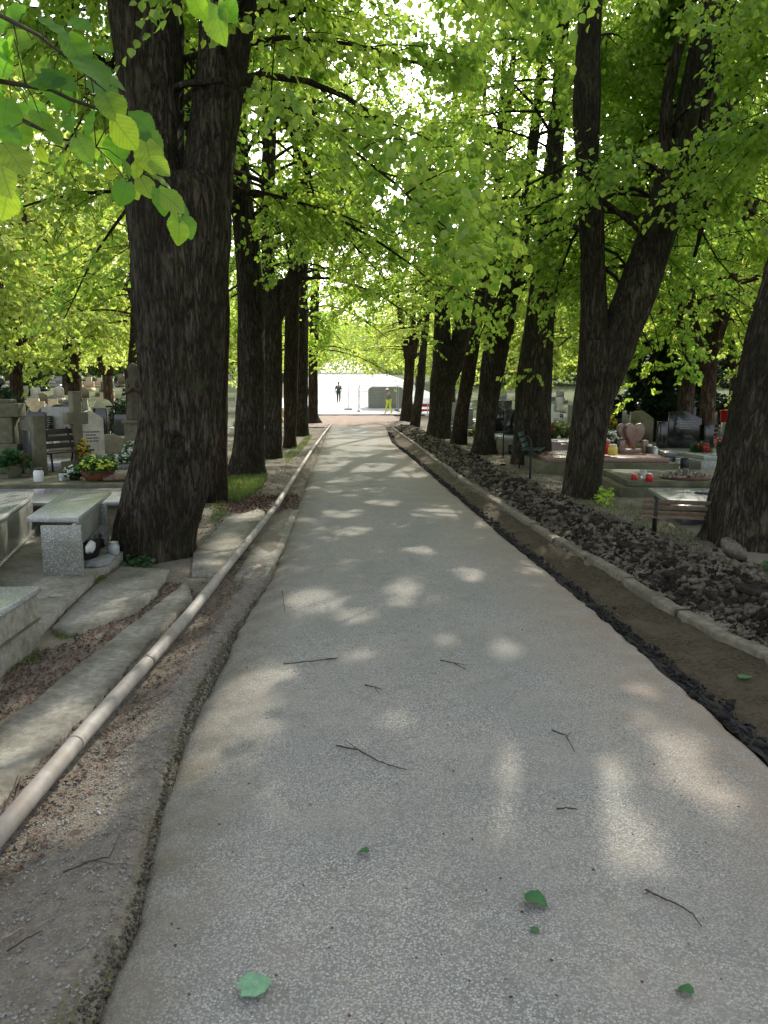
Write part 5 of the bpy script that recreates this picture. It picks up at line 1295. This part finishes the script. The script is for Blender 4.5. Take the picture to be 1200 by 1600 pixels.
grave('flat reddish slab grave before the black bench', px_x(72, 16.6), 16.6, 0, 1.3, 1.6, .2, 'stone', 'gr_lilac', (.5, .35, .15, 'rect', 'stone'), group=LG)
# statue on pedestal
M['stone_br'] = simple('brown_stone', (.10, .08, .055), .92, var=.4, scale=9, bump=.7, bdist=.01, dirt=(.05, .05, .03))
st = thing('statue', 'weathered brown statue of a veiled figure on a pedestal', 'statue', P_on(212, 18.5, -.04))
MB().box((0, 0, .1), (.75, .6, .24)).box((0, 0, .62), (.5, .42, .82)).box((0, 0, 1.06), (.58, .5, .08)).build('pedestal', M['stone_g'], st, bevel=.015)
z = np.linspace(0, 1.32, 34); pr_ = np.interp(z, [0, .1, .4, .7, .92, 1.02, 1.1, 1.2, 1.28, 1.32], [.21, .2, .17, .16, .19, .12, .115, .125, .08, .02])
cx_ = np.interp(z, [0, .5, 1.0, 1.32], [0, .02, .0, -.05])
MB().tube(np.c_[cx_, 0 * z, z + 1.1], pr_, 28, True, lambda rr, th, p, r_: rr * (1 + .10 * np.sin(th * 7 + p[:, 2][:, None] * 2) * (p[:, 2][:, None] < 2.1) + .12 * np.cos(th * 2)[None])).build('figure', M['stone_br'], st, True)
MB().tube([(-.15, -.05, 1.95), (-.14, -.2, 1.75), (0, -.24, 1.86), (.02, -.22, 1.98)], [.06, .055, .045, .03], 10).tube([(.15, -.05, 1.95), (.14, -.2, 1.75), (.03, -.24, 1.86), (.02, -.22, 1.98)], [.06, .055, .045, .03], 10).build('arms', M['stone_br'], st, True)

# -- near right
RG = 'graves of the right cemetery'
def P_R(u, v, z=0): p = G(u, v, z); return p
# box tomb beside old bench
bx = thing('box_tomb', 'low box tomb with pale grey polished top behind the old wooden bench', 'tomb', (5.12, 10.2, -.37), R(-11))
MB().box((0, 0, .25), (1.3, 1.75, .6)).build('body', M['gr_dark'], bx, bevel=.012)
MB().box((0, 0, .585), (1.45, 1.9, .06)).build('cover_slab', M['gr_top'], bx, bevel=.012)
o = MB().box((.55, .25, .65), (.75, .7, .06), rz=.25).build('raised_plate', M['gr_top'], bx, bevel=.01)
o = MB().box((.05, .15, .63), (.6, .05, .025), rz=-.5).build('ledge', M['gr_dark'], bx)
ob = bench('bench', 'weathered wooden bench partly hidden by the massive scarred trunk', 4.12, 8.55, R(160), -.02, 1.3, 'wood_old', 'iron'); ob.scale = (1, .8, .56)
# two-tier grave with red candles
gA = grave('two-tiered dark green grave carrying two red candles and a dry wreath', 5.85, 13.2, R(-8), 2.4, 2.3, .15, 'stone_g', 'stone_g', None, group=RG, kerbh=.1)
jar('grave_candle', 'left one of two small red candles on the two-tiered grave', P_on(997, 12.5, .228), .055, .1, 'red_p', 'galv', 'candle', 'red candles')
jar('grave_candle', 'right one of two small red candles on the two-tiered grave', P_on(1021, 12.3, .228), .06, .12, 'red_p', 'galv', 'candle', 'red candles')
jar('grave_candle', 'clear glass candle between the two red candles', P_on(1012, 12.7, .228), .05, .14, 'glass', 'galv', 'candle')
g = np.random.default_rng(700)
w_ = thing('dry_wreath', 'grey-brown dried wreath on the two-tiered grave', 'wreath', P_on(1080, 12.6, .228))
n = 900; a = g.uniform(0, 6.28, n); rr = g.uniform(.0, .42, n)
V, Fq = leaf_geo(np.c_[np.cos(a) * rr, np.sin(a) * rr * .8, (.14 * (1 - (rr / .45) ** 2)) * g.uniform(.4, 1, n)], g.normal(0, 1, (n, 3)), g.normal(0, 1, (n, 3)) + [0, 0, 1], g.uniform(.03, .08, n), 4)
link('leaves', mesh_np('leaves', V, [Fq], M['dry_leaf']), w_)
MB().lathe([(.38, 0), (.42, .02), (.38, .05), (.1, .06)], n=24).build('base', M['litter_dark'], w_, True)
# heart grave
gB = grave('wide reddish slab grave with sunlit top and heart-shaped headstone', 5.65, 16.9, R(-5), 2.9, 2.4, .26, 'stone_g', 'gr_red', None, group=RG, kerbh=.1)
hr = thing('heart_headstone', 'red-brown headstone shaped like two hearts', 'headstone', (px_x(990, 17.4), 17.4, .33))
a = np.linspace(0, 2 * math.pi, 40)[:-1]
hx_ = 16 * np.sin(a) ** 3 / 34 * .5; hz_ = (13 * np.cos(a) - 5 * np.cos(2 * a) - 2 * np.cos(3 * a) - np.cos(4 * a)) / 34 * .72 + .42
MB().sideprism(np.c_[hx_, hz_], (.06, 0, 0), .1, .15).build('body', M['gr_red'], hr, bevel=.01)
MB().sideprism(np.c_[hx_ * .85, hz_ * .9], (-.12, .1, .06), .1, .15).build('rear_heart', M['gr_red'], hr, bevel=.01)
MB().box((0, 0, .04), (.56, .3, .08)).build('base', M['gr_red'], hr, bevel=.01)
for s in (-1, 1): MB().box((s * .27, -.12, .16), (.12, .12, .26)).build('side_block', M['gr_red'], hr, bevel=.008)
inscription(hr, .06, -.058, .55, .2, 3, 'gold', .15, 8)
jar('grave_lantern', 'tall red lantern beside the yellow one on the heart grave', P_on(952, 16.4, .365), .08, .30, 'red_p', 'galv', 'lantern')
jar('grave_lantern', 'stout yellow lantern beside the tall red one', P_on(961, 16.1, .365), .10, .22, 'yellow_p', 'white_p', 'lantern')
flowerpot('flower_vase', 'big bunch of white flowers left of the heart headstone', P_on(956, 17.6, .365), .08, .2, .22, .26, 'pot_dark', 'fl_white', 28, nfl=36, fs=.06, nleaf=200)
jar('grave_lantern', 'dark lantern with white lid right of the heart headstone', P_on(1019, 17.2, .2), .07, .3, 'pot_dark', 'white_p', 'lantern')
jar('grave_lantern', 'white lantern next to the dark one by the heart headstone', P_on(1028, 17.3, .2), .06, .25, 'white_p', 'galv', 'lantern')
# book grave
gC = grave('box grave of red granite carrying an open white stone book', px_x(866, 20.2), 20.2, 0, 1.3, 2.0, .42, 'gr_red', 'gr_top', None, group=RG, kerbh=.05)
bk = thing('stone_book', 'open white stone book on the red box grave', 'stone book', (px_x(859, 19.6), 19.6, .43))
MB().box((0, 0, .02), (.5, .36, .04)).build('base', M['gr_dark'], bk)
MB().box((-.11, 0, .06), (.22, .3, .03)).box((.11, 0, .065), (.22, .3, .035)).build('pages', M['marble'], bk, bevel=.006)
MB().sideprism([(-.02, 0), (.02, 0), (.02, .1), (.06, .1), (.06, .13), (.02, .13), (.02, .2), (-.02, .2), (-.02, .13), (-.06, .13), (-.06, .1), (-.02, .1)], (0, .12, .08), .03).build('cross', M['marble'], bk)
flowerpot('flower_pot', 'blue and lilac flowers left on the red box grave', P_on(846, 20.8, .47), .12, .14, .2, .14, 'pot_dark', 'fl_lilac', 29, nfl=26, fs=.05, nleaf=200)
flowerpot('flower_pot', 'red flowers amid pale leaves on the red box grave', P_on(866, 21.0, .47), .14, .16, .26, .2, 'pot_dark', 'fl_red', 30, nfl=12, fs=.06, nleaf=420, leafm='grass')
flowerpot('flower_pot', 'spray of pale green leaves and white flowers behind the box grave', P_on(884, 21.2, .47), .14, .16, .28, .24, 'pot_dark', 'fl_white', 32, nfl=18, fs=.05, nleaf=420, leafm='grass')
# black monument with side pillars
gD = grave('black granite monument with two lower side pillars', px_x(1064, 19.3), 18.6, R(-14), 1.7, 2.1, .22, 'gr_black', 'gr_grey', (.8, 1.05, .16, 'slant', 'gr_black'), group=RG)
for s in (-1, 1): MB().box((s * .56, .82, .58), (.24, .26, .72 if s > 0 else .85)).build('side_pillar', M['gr_black'], gD, bevel=.01)
inscription(gD, 0, .82, 1.0, .5, 4, 'galv', 0, 9)
flowerpot('flower_pot', 'red flowers in a pot right of the black monument', P_on(1099, 17.6, .12), .1, .22, .2, .18, 'pot_dark', 'fl_red', 33, nfl=24, fs=.06, nleaf=220)
jar('grave_lantern', 'clear glass lantern in front of the black monument', P_on(1066, 16.5, .05), .08, .2, 'glass', 'galv', 'lantern')
jar('grave_lantern', 'dark squat lantern in front of the black monument', P_on(1076, 16.4, .05), .09, .22, 'pot_dark', 'pot_dark', 'lantern')
flowerpot('flower_vase', 'tall dark vase of pink flowers by the frame edge graves', P_on(1130, 16.5, .3), .08, .26, .13, .14, 'pot_dark', 'fl_pink', 34, nfl=24, fs=.045, nleaf=90)
grave('pale slab grave right of the black monument', px_x(1120, 17.5), 17.3, 0, 1.6, 1.8, .22, 'gr_grey', 'gr_top', None, group=RG)
g_ = grave('black headstone with golden lettering behind the heart headstone', px_x(973, 24.5), 24.5, R(3), 1.2, 2.0, .35, 'gr_black', 'gr_grey', (.72, 1.2, .14, 'rect', 'gr_black'), group=RG)
inscription(g_, 0, .79, 1.25, .45, 5, 'gold', 0, 10)
flowerpot('flower_vase', 'yellow flowers left of the gold-lettered black headstone', P_on(954, 22.8, .4), .08, .3, .2, .34, 'pot_dark', 'fl_yellow', 35, nfl=30, fs=.06, nleaf=160)
bench('bench', 'dark bench behind the black monument', px_x(1093, 22), 22, R(170), .0, 1.0)
cy_ = thing('plastic_bin', 'bright red plastic bin far behind the black monument', 'bin', P_on(1136, 27, .65))
MB().lathe([(.14, 0), (.17, .03), (.2, .38), (.22, .42), (.18, .42)], n=18).build('body', M['red_p'], cy_, True); MB().lathe([(.23, .42), (.22, .47), (.05, .5)], n=18).build('lid', M['red_p'], cy_, True)
grave('grey gravestone under the red bin', px_x(1136, 27), 27, 0, 1.1, 1.4, .5, 'gr_grey', 'gr_grey', None, group=RG, kerbh=.1)
# grave behind the trunk with bench by the third trunk
grave('low stone grave behind the dark swollen trunk', px_x(790, 22.6), 22.6, R(4), 1.0, 1.9, .4, 'stone', 'gr_top', None, group=RG)
bench('bench', 'green-painted bench leaning by the thick straight trunk', px_x(806, 19.6), 17.6, R(70), -.02, 1.4, 'green_paint', 'iron')
# bent posts
def bent_post(label, u, vb, vt, side=-1):
    p = G(u, vb); Y = p[1]; q = P(u, vt, Y); H = q[2]; z0 = gzs(p[0], Y); t = thing('bent_post', label, 'post', (p[0], Y, z0), 0, 'bent steel posts along the verge')
    a = np.linspace(0, 1, 9)
    pts = [(0, 0, -.15)] + [(0, 0, H * k) for k in (.3, .6, .82)] + [(side * .16 * (1 - math.cos(x * 1.3)), 0, H * .82 + .18 * H * math.sin(x * 1.5)) for x in a[1:]]
    MB().tube(pts, .021, 10).build('pole', M['iron'], t, True)
    MB().lathe([(.034, -.02), (.034, .04), (.022, .05)], n=12).build('socket', M['kerb'], t, True); return t
bent_post('bent black post in front of the thick straight trunk', 828, 754, 684)
bent_post('bent black post in front of the stout ridged trunk', 694, 692, 657)
bent_post('dark bent post between the swollen and the straight trunk', 786, 714, 664, 1)

# distant gravestones, each one an object
SH = [('step', 'stone_sand', 'sand-coloured stepped gravestone', .95, 1.0), ('rect', 'stone_w', 'pale rectangular gravestone', .8, .9), ('arch', 'stone_w', 'pale round-topped gravestone', .75, 1.0),
      ('rect', 'gr_grey', 'grey granite gravestone', .85, .95), ('rect', 'gr_black', 'black polished gravestone', .8, 1.0), ('cross', 'marble', 'white stone cross', .6, 1.25), ('slant', 'stone', 'brown slanted gravestone', .7, 1.0), ('arch', 'gr_dark', 'dark round-topped gravestone', .75, .95)]
protos = []
def far_stone(i):
    shape, mt, lab, w, h = SH[i]
    m = MB().box((0, -.55, .1), (w + .15, 1.7, .34))
    if shape == 'rect': m.box((0, .18, .27 + h / 2), (w, .16, h)).box((0, .18, .27 + .07), (w + .2, .24, .14))
    elif shape == 'arch':
        a = np.linspace(0, math.pi, 12); m.sideprism([(-w / 2, 0), (w / 2, 0)] + [(w / 2 * math.cos(t), h * .65 + h * .35 * math.sin(t)) for t in a], (0, .18, .272), .16)
    elif shape == 'slant': m.sideprism([(-w / 2, 0), (w / 2, 0), (w / 2, h * .75), (0, h), (-w / 2, h * .95)], (0, .18, .272), .18)
    elif shape == 'step': m.sideprism([(-w / 2, 0), (w / 2, 0), (w / 2, h * .6), (w * .28, h * .6), (w * .28, h), (-w * .28, h), (-w * .28, h * .6), (-w / 2, h * .6)], (0, .18, .272), .2)
    elif shape == 'cross': m.sideprism([(-.1, 0), (.1, 0), (.08, h * .6), (w / 2, h * .6), (w / 2, h * .76), (.08, h * .76), (.08, h), (-.08, h), (-.08, h * .76), (-w / 2, h * .76), (-w / 2, h * .6), (-.08, h * .6)], (0, .18, .272), .14)
    return m.build('gravestone', M[mt], None, bevel=0)
first = [False] * len(SH); pm = {}
g = np.random.default_rng(900)
def put_stone(i, x, y, rz, sc, side):
    if i not in pm: o = far_stone(i); pm[i] = o
    else: o = pm[i].copy(); COL.objects.link(o)
    o.location = (x, y, gzs(x, y)); o.rotation_euler = (0, 0, rz); o.scale = (sc, sc, sc * g.uniform(.85, 1.1))
    tag(o, f'{SH[i][2]} in the distant {side} rows', 'gravestone', f'distant gravestones on the {side}')
for row, y in enumerate([19.5, 23.5, 26, 28.5, 31, 34, 37, 40, 44, 48, 53, 58, 64, 70, 77, 85, 94, 104]):
    xw = .46 * y + 2
    x = -xw
    while x < -3.8 - (y > 50) * 10 - (y < 25) * 5.5:
        if g.random() < (.88 if y > 33 else .72):
            lit = y > 33
            i = int(g.choice([0, 0, 1, 2, 3, 5, 6, 4, 7, 4])) if lit else int(g.choice([3, 4, 7, 4, 7, 4, 3, 6]))
            if 36 < y < 50 : i = int(g.choice([0, 0, 0, 1, 6, 2]))
            put_stone(i, x, y + g.uniform(-.4, .4), g.normal(0, .12), g.uniform(.8, 1.15), 'left')
        x += 1.4 + (y > 60) * .7 + g.uniform(0, .5)
for row, y in enumerate([20.5, 23, 25, 27, 30, 33, 37, 42, 47, 53, 60, 68]):
    x = 5.2 + (y > 50) * 9 + (y < 22) * 5.5
    while x < .62 * y + 3:
        if g.random() < .8: put_stone(int(g.choice([4, 7, 3, 4, 5, 6, 7, 3, 4] if y < 46 else [1, 2, 3, 4, 5, 6, 7, 3, 1])), x, y + g.uniform(-.4, .4), g.normal(0, .15), g.uniform(.8, 1.15), 'right')
        x += 1.6 + (y > 45) * .6 + g.uniform(0, .7)
gc = np.random.default_rng(905); cproto = None
for k in range(34):
    side = 1 if k % 3 else -1
    y = float(gc.uniform(20, 40)); x = side * float(gc.uniform(5.2, min(.5 * y, 13))) - (side < 0) * 1.0
    z = gzs(x, y) + .27
    if cproto is None:
        cproto = jar('grave_candle', 'small red candle among the farther graves on the right', (x, y, z), .08, .24, 'red_p', 'galv', 'candle', 'red candles among the farther graves on the right'); o = cproto
    else: o = dup(cproto, (x, y, z), 0, float(gc.uniform(.8, 1.2)))
    if side < 0: o['label'] = 'small red candle among the farther graves on the left'; o['group'] = 'red candles among the farther graves on the left'
    else: o['label'] = 'small red candle among the farther graves on the right'; o['group'] = 'red candles among the farther graves on the right'
for i, (x, y, c) in enumerate([(px_x(1150, 24), 24, 'fl_yellow'), (px_x(1050, 26), 26, 'fl_white'), (px_x(755, 30), 30, 'fl_red'), (px_x(925, 26), 25, 'fl_white'), (px_x(745, 26), 26, 'fl_yellow'), (px_x(735, 34), 34, 'fl_white'), (px_x(1110, 22), 22.5, 'fl_pink')]):
    flowerpot('flower_pot', ['yellow flowers on a grave below the red bin', 'white flowers between the dark conifers', 'red flowers seen between the straight and the swollen trunk', 'white flowers behind the split trunk', 'yellow flowers just beside the swollen trunk', 'white flowers seen left of the swollen trunk', 'pink flowers behind the dark bench'][i],
              (x, y, gzs(x, y) + .02), .1, .3, .22, .25, 'pot_dark', c, 40 + i, nfl=20, fs=.07, nleaf=120)

def wood(x0, x1, y0, y1, h, n, seed, label):
    g = np.random.default_rng(seed); x = g.uniform(x0, x1, n); y = g.uniform(y0, y1, n)
    hh = h * (.75 + .35 * vnoise(x * .12, y * .12, 0, seed)); z = g.beta(1.4, 1.3, n) * hh
    z = z + .8 * vnoise(x * .5, y * .5, z * .5, seed + 1)
    V, Fq = leaf_geo(np.c_[x, y, terr(y) + np.clip(z, 0, None)], g.normal(0, 1, (n, 3)), g.normal(0, .6, (n, 3)) + [0, 0, 1], g.uniform(.35, .8, n), 4)
    tag(link('distant_wood', mesh_np('distant_wood', V, [Fq], M['leaf_dk'])), label, 'wood', kind='stuff')
wood(-95, -15, 108, 124, 13, 42000, 61, 'dense wood behind the left cemetery')
wood(14, 95, 96, 112, 13, 42000, 62, 'dense wood behind the right cemetery')
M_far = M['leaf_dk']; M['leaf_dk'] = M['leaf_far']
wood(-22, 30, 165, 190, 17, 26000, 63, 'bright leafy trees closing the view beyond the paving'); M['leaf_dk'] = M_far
# ------------------------------------------------------------------ the far end: fence, cabin, people
def fence_panel(label, x, y, rz, z, w=3.2, h=1.9, group='mobile fence panels'):
    t = thing('fence_panel', label, 'fence', (x, y, z), rz, group)
    MB().tube([(-w / 2, 0, 0), (-w / 2, 0, h), (w / 2, 0, h), (w / 2, 0, 0)], .025, 8).tube([(-w / 2, 0, .2), (w / 2, 0, .2)], .02, 8).build('frame', M['galv'], t)
    m = MB()
    for k in range(1, 22): m.box((-w / 2 + k * w / 22, 0, h / 2 + .1), (.006, .006, h - .2))
    for k in range(1, 9): m.box((0, .004, .2 + k * (h - .2) / 9), (w, .006, .006))
    m.build('mesh', M['galv'], t)
    for s in (-1, 1): MB().box((s * w / 2, 0, .05), (.22, .6, .12)).build('foot', M['kerb'], t, bevel=.02)
    return t
Zf = float(terr(58)) + .05
fence_panel('mobile mesh fence panel in front of the olive cabin', px_x(592, 58), 58.5, 0, Zf, 3.0, 1.9)
fence_panel('mobile mesh fence panel left of the cabin turned away', px_x(553, 60), 60, R(70), float(terr(60)) + .05, 2.6, 1.9)
fence_panel('mobile mesh fence panel between the cabin and the V-shaped tree', px_x(638, 59), 59, R(-8), float(terr(59)) + .05, 1.8, 1.9)
yb = 62.0; zb_ = float(terr(yb)) + .05
cb = thing('site_cabin', 'olive-grey rounded cabin behind the mesh fence', 'cabin', (px_x(602, yb), yb, zb_ - .35))
W_, H_ = 2.7, 1.95; rr = .28
pr_ = []
for cx2, cz2, a0_ in ((W_ / 2 - rr, rr, -90), (W_ / 2 - rr, H_ - rr, 0), (-W_ / 2 + rr, H_ - rr, 90), (-W_ / 2 + rr, rr, 180)):
    for k in range(7): aa = R(a0_ + k * 15); pr_.append((cx2 + rr * math.cos(aa), cz2 + rr * math.sin(aa)))
MB().sideprism(pr_, (0, 0, 0), 2.0).build('body', M['cabin'], cb, bevel=.03)
pi_ = [(x * .88, H_ / 2 + (z - H_ / 2) * .84) for x, z in pr_]
MB().sideprism(pi_, (0, -1.012, 0), .03).build('front_panel', M['cabin'], cb, bevel=.01)
for s in (-1, 1): MB().box((s * .9, 0, -.02), (.2, 1.8, .12)).build('skid', M['iron'], cb)
br = thing('safety_barrier', 'red plastic safety barrier right of the V-shaped tree', 'barrier', (px_x(655, 54), 54, float(terr(54))))
MB().box((0, 0, .75), (1.4, .05, .22)).box((0, 0, .4), (1.4, .05, .16)).build('board', M['red_p'], br, bevel=.01)
for s in (-1, 1): MB().box((s * .6, 0, .42), (.07, .09, .84)).box((s * .6, 0, .04), (.3, .5, .08)).build('leg', M['white_p'], br, bevel=.01)
br = thing('warning_tape', 'red and white tape strung between the far right trunks', 'tape', (px_x(638, 51), 50, float(terr(50)) + .95))
MB().tube([(-.35, 0, .02), (.5, .0, -.04), (1.3, 0, -.02)], .03, 6).build('band', M['red_p'], br)
# people: one continuous skinned body each, clothing as separate closed shells
def person(label, x, y, z, rz, joints, edges, rad, parts, hatm=None, hair='hair'):
    root = thing('person', label, 'person', (x, y, z), rz, None)
    def skin(name, js, es, rs, mat, lv=1):
        me = bpy.data.meshes.new(name); me.from_pydata(js, es, []); me.update()
        o = link(name, me, root); me.materials.append(mat)
        m = o.modifiers.new('skin', 'SKIN'); m.use_smooth_shade = True
        sv = me.skin_vertices[0].data
        for i, r_ in enumerate(rs): sv[i].radius = (r_, r_)
        sv[0].use_root = True
        sb = o.modifiers.new('sub', 'SUBSURF'); sb.levels = lv; sb.render_levels = lv
        return o
    names = list(joints); idx = {n: i for i, n in enumerate(names)}
    body = skin('body', [joints[n] for n in names], [(idx[a], idx[b]) for a, b in edges], [rad[n] for n in names], M['skin'], 2)
    for pname, mat, chain_edges, grow_ in parts:
        ns = []
        for a, b in chain_edges:
            for q in (a, b):
                if q not in ns: ns.append(q)
        skin(pname, [joints[n] for n in ns], [(ns.index(a), ns.index(b)) for a, b in chain_edges], [rad[n] * grow_ + .008 for n in ns], M[mat], 2)
    hd = joints['head']
    if hatm:
        MB().lathe([(.15, 0), (.135, .015), (.125, .05), (.10, .10), (.05, .135), (.005, .145)], (hd[0], hd[1], hd[2] + .03), 18).build('hard_hat', M[hatm], root, True)
    MB().blob((hd[0], hd[1] + .02, hd[2] + .035), (.095, .105, .10), .05, 3, 2).build('hair', M[hair], root, True)
    MB().blob((hd[0], hd[1] - .105, hd[2] - .01), (.016, .03, .025), .1, 4, 1).build('nose', M['skin'], root, True)
    return root
def hand(joints, edges, rad, side, wr, dirv):
    d = np.array(dirv, float); d /= np.linalg.norm(d); s = np.cross(d, [0, 1, 0]); s /= np.linalg.norm(s) + 1e-9; w = np.array(joints[wr])
    pm_ = 'palm' + side; joints[pm_] = tuple(w + d * .06); rad[pm_] = .032; edges.append((wr, pm_))
    for k, o_ in enumerate((-.03, -.01, .01, .03)):
        a_, b_ = f'f{k}{side}', f'g{k}{side}'
        joints[a_] = tuple(w + d * .10 + s * o_); joints[b_] = tuple(w + d * (.15 - .01 * abs(k - 1.3)) + s * o_ * 1.1 + np.array([0, -.02, 0])); rad[a_] = .010; rad[b_] = .008
        edges += [(pm_, a_), (a_, b_)]
    joints['t' + side] = tuple(w + d * .07 + s * .05 + np.array([0, -.03, 0])); rad['t' + side] = .010; edges.append((pm_, 't' + side))
def make_walk(lean=0.0, step=.18, arms='down'):
    J = {'pelvis': (0, 0, .95), 'spine': (0, -.02 - lean * .1, 1.15), 'chest': (0, -.02 - lean * .25, 1.36), 'neck': (0, -.03 - lean * .35, 1.50), 'head': (0, -.05 - lean * .42, 1.66),
         'hipL': (-.10, 0, .92), 'kneeL': (-.11, -step * .7, .50), 'ankL': (-.11, -step, .09), 'toeL': (-.12, -step - .15, .03),
         'hipR': (.10, 0, .92), 'kneeR': (.11, step * .1, .50), 'ankR': (.11, step * 1.0, .12), 'toeR': (.12, step - .12, .03),
         'shL': (-.19, -lean * .25, 1.42), 'shR': (.19, -lean * .25, 1.42)}
    if arms == 'down':
        J.update(elL=(-.25, .05, 1.15), wrL=(-.27, -.08, .92), elR=(.25, .05, 1.15), wrR=(.27, -.1, .92)); dl = (0, -.2, -1); dr = (0, -.2, -1)
    else:
        J.update(elL=(-.27, -.1, 1.17), wrL=(-.10, -.30, 1.22), elR=(.30, -.12, 1.25), wrR=(.12, -.28, 1.42)); dl = (.6, -.4, .1); dr = (-.6, -.2, .3)
    Rr = {'pelvis': .135, 'spine': .125, 'chest': .15, 'neck': .055, 'head': .10, 'hipL': .095, 'hipR': .095, 'kneeL': .06, 'kneeR': .06, 'ankL': .042, 'ankR': .042, 'toeL': .035, 'toeR': .035,
          'shL': .062, 'shR': .062, 'elL': .042, 'elR': .042, 'wrL': .028, 'wrR': .028}
    E = [('pelvis', 'spine'), ('spine', 'chest'), ('chest', 'neck'), ('neck', 'head'), ('pelvis', 'hipL'), ('hipL', 'kneeL'), ('kneeL', 'ankL'), ('ankL', 'toeL'), ('pelvis', 'hipR'), ('hipR', 'kneeR'), ('kneeR', 'ankR'), ('ankR', 'toeR'),
         ('chest', 'shL'), ('shL', 'elL'), ('elL', 'wrL'), ('chest', 'shR'), ('shR', 'elR'), ('elR', 'wrR')]
    hand(J, E, Rr, 'L', 'wrL', dl); hand(J, E, Rr, 'R', 'wrR', dr)
    return J, E, Rr
TR = [('pelvis', 'hipL'), ('hipL', 'kneeL'), ('kneeL', 'ankL'), ('pelvis', 'hipR'), ('hipR', 'kneeR'), ('kneeR', 'ankR')]
SHT = [('spine', 'pelvis'), ('spine', 'chest'), ('chest', 'shL'), ('shL', 'elL'), ('chest', 'shR'), ('shR', 'elR')]
J, E, Rr = make_walk(.3, .2, 'work')
wx = px_x(607, 57)
person('worker in yellow hi-vis trousers and white hard hat walking by the cabin', wx, 56.6, float(terr(56.6)) + .05, R(-50), J, E, Rr,
       [('trousers', 'hivis', TR, 1.12), ('shirt', 'shirt_g', SHT, 1.22)], 'white_p')
J, E, Rr = make_walk(.1, .15, 'down')
person('man in dark blue shirt and trousers walking on the bright paving', px_x(529, 66), 66, float(terr(66)) + .05, R(10), J, E, Rr,
       [('trousers', 'trouser', TR, 1.12), ('shirt', 'shirt', SHT, 1.22)])
# pale building uphill
yb = 205; zb_ = float(terr(yb)) - 1
bd = thing('building', 'pale house with tiled roof uphill beyond the paving', 'house', (20, yb, zb_))
MB().box((0, 0, 4), (22, 12, 10)).build('wall', M['building'], bd)
MB().sideprism([(-11.6, 0), (11.6, 0), (8, 3.2), (-8, 3.2)], (0, 0, 9.01), 13).build('roof', M['rooft'], bd)
for i in range(5):
    for j in range(2): MB().box((-8.5 + i * 4.2, -6.03, 3 + j * 3.4), (1.3, .1, 1.7)).build('window', M['window'], bd)

# ------------------------------------------------------------------ light
sd = bpy.data.lights.new('sun', 'SUN'); sd.energy = 5.0; sd.angle = R(.45); sd.color = (1, .92, .80)
so = bpy.data.objects.new('sun', sd); COL.objects.link(so)
dirv = Vector((math.sin(AZ) * math.cos(EL), math.cos(AZ) * math.cos(EL), math.sin(EL)))
so.rotation_euler = dirv.to_track_quat('Z', 'Y').to_euler()
wd = bpy.data.worlds.new('World'); scene.world = wd; wd.use_nodes = True
nt = wd.node_tree; bg = nt.nodes['Background']
sky = nt.nodes.new('ShaderNodeTexSky'); sky.sky_type = 'NISHITA'; sky.sun_disc = False
sky.sun_elevation = EL; sky.sun_rotation = AZ; sky.dust_density = 3.0; sky.air_density = 1.0; sky.ozone_density = 1.0
hs = nt.nodes.new('ShaderNodeHueSaturation'); hs.inputs['Saturation'].default_value = .4
nt.links.new(sky.outputs[0], hs.inputs['Color']); nt.links.new(hs.outputs[0], bg.inputs[0]); bg.inputs[1].default_value = .40

scene.view_settings.view_transform = 'Standard'; scene.view_settings.look = 'None'; scene.view_settings.exposure = 0; scene.view_settings.gamma = 1
scene.render.engine = 'CYCLES'
cy = scene.cycles
cy.max_bounces = 8; cy.diffuse_bounces = 5; cy.transmission_bounces = 5; cy.glossy_bounces = 2; cy.transparent_max_bounces = 4
cy.use_denoising = True
try: cy.denoiser = 'OPENIMAGEDENOISE'; cy.denoising_input_passes = 'RGB_ALBEDO_NORMAL'
except Exception: pass
cy.caustics_reflective = False; cy.caustics_refractive = False; cy.sample_clamp_indirect = 8
cy.use_adaptive_sampling = False
print('leaves', sum(n for _, n in TREES), 'objects', len(bpy.data.objects))
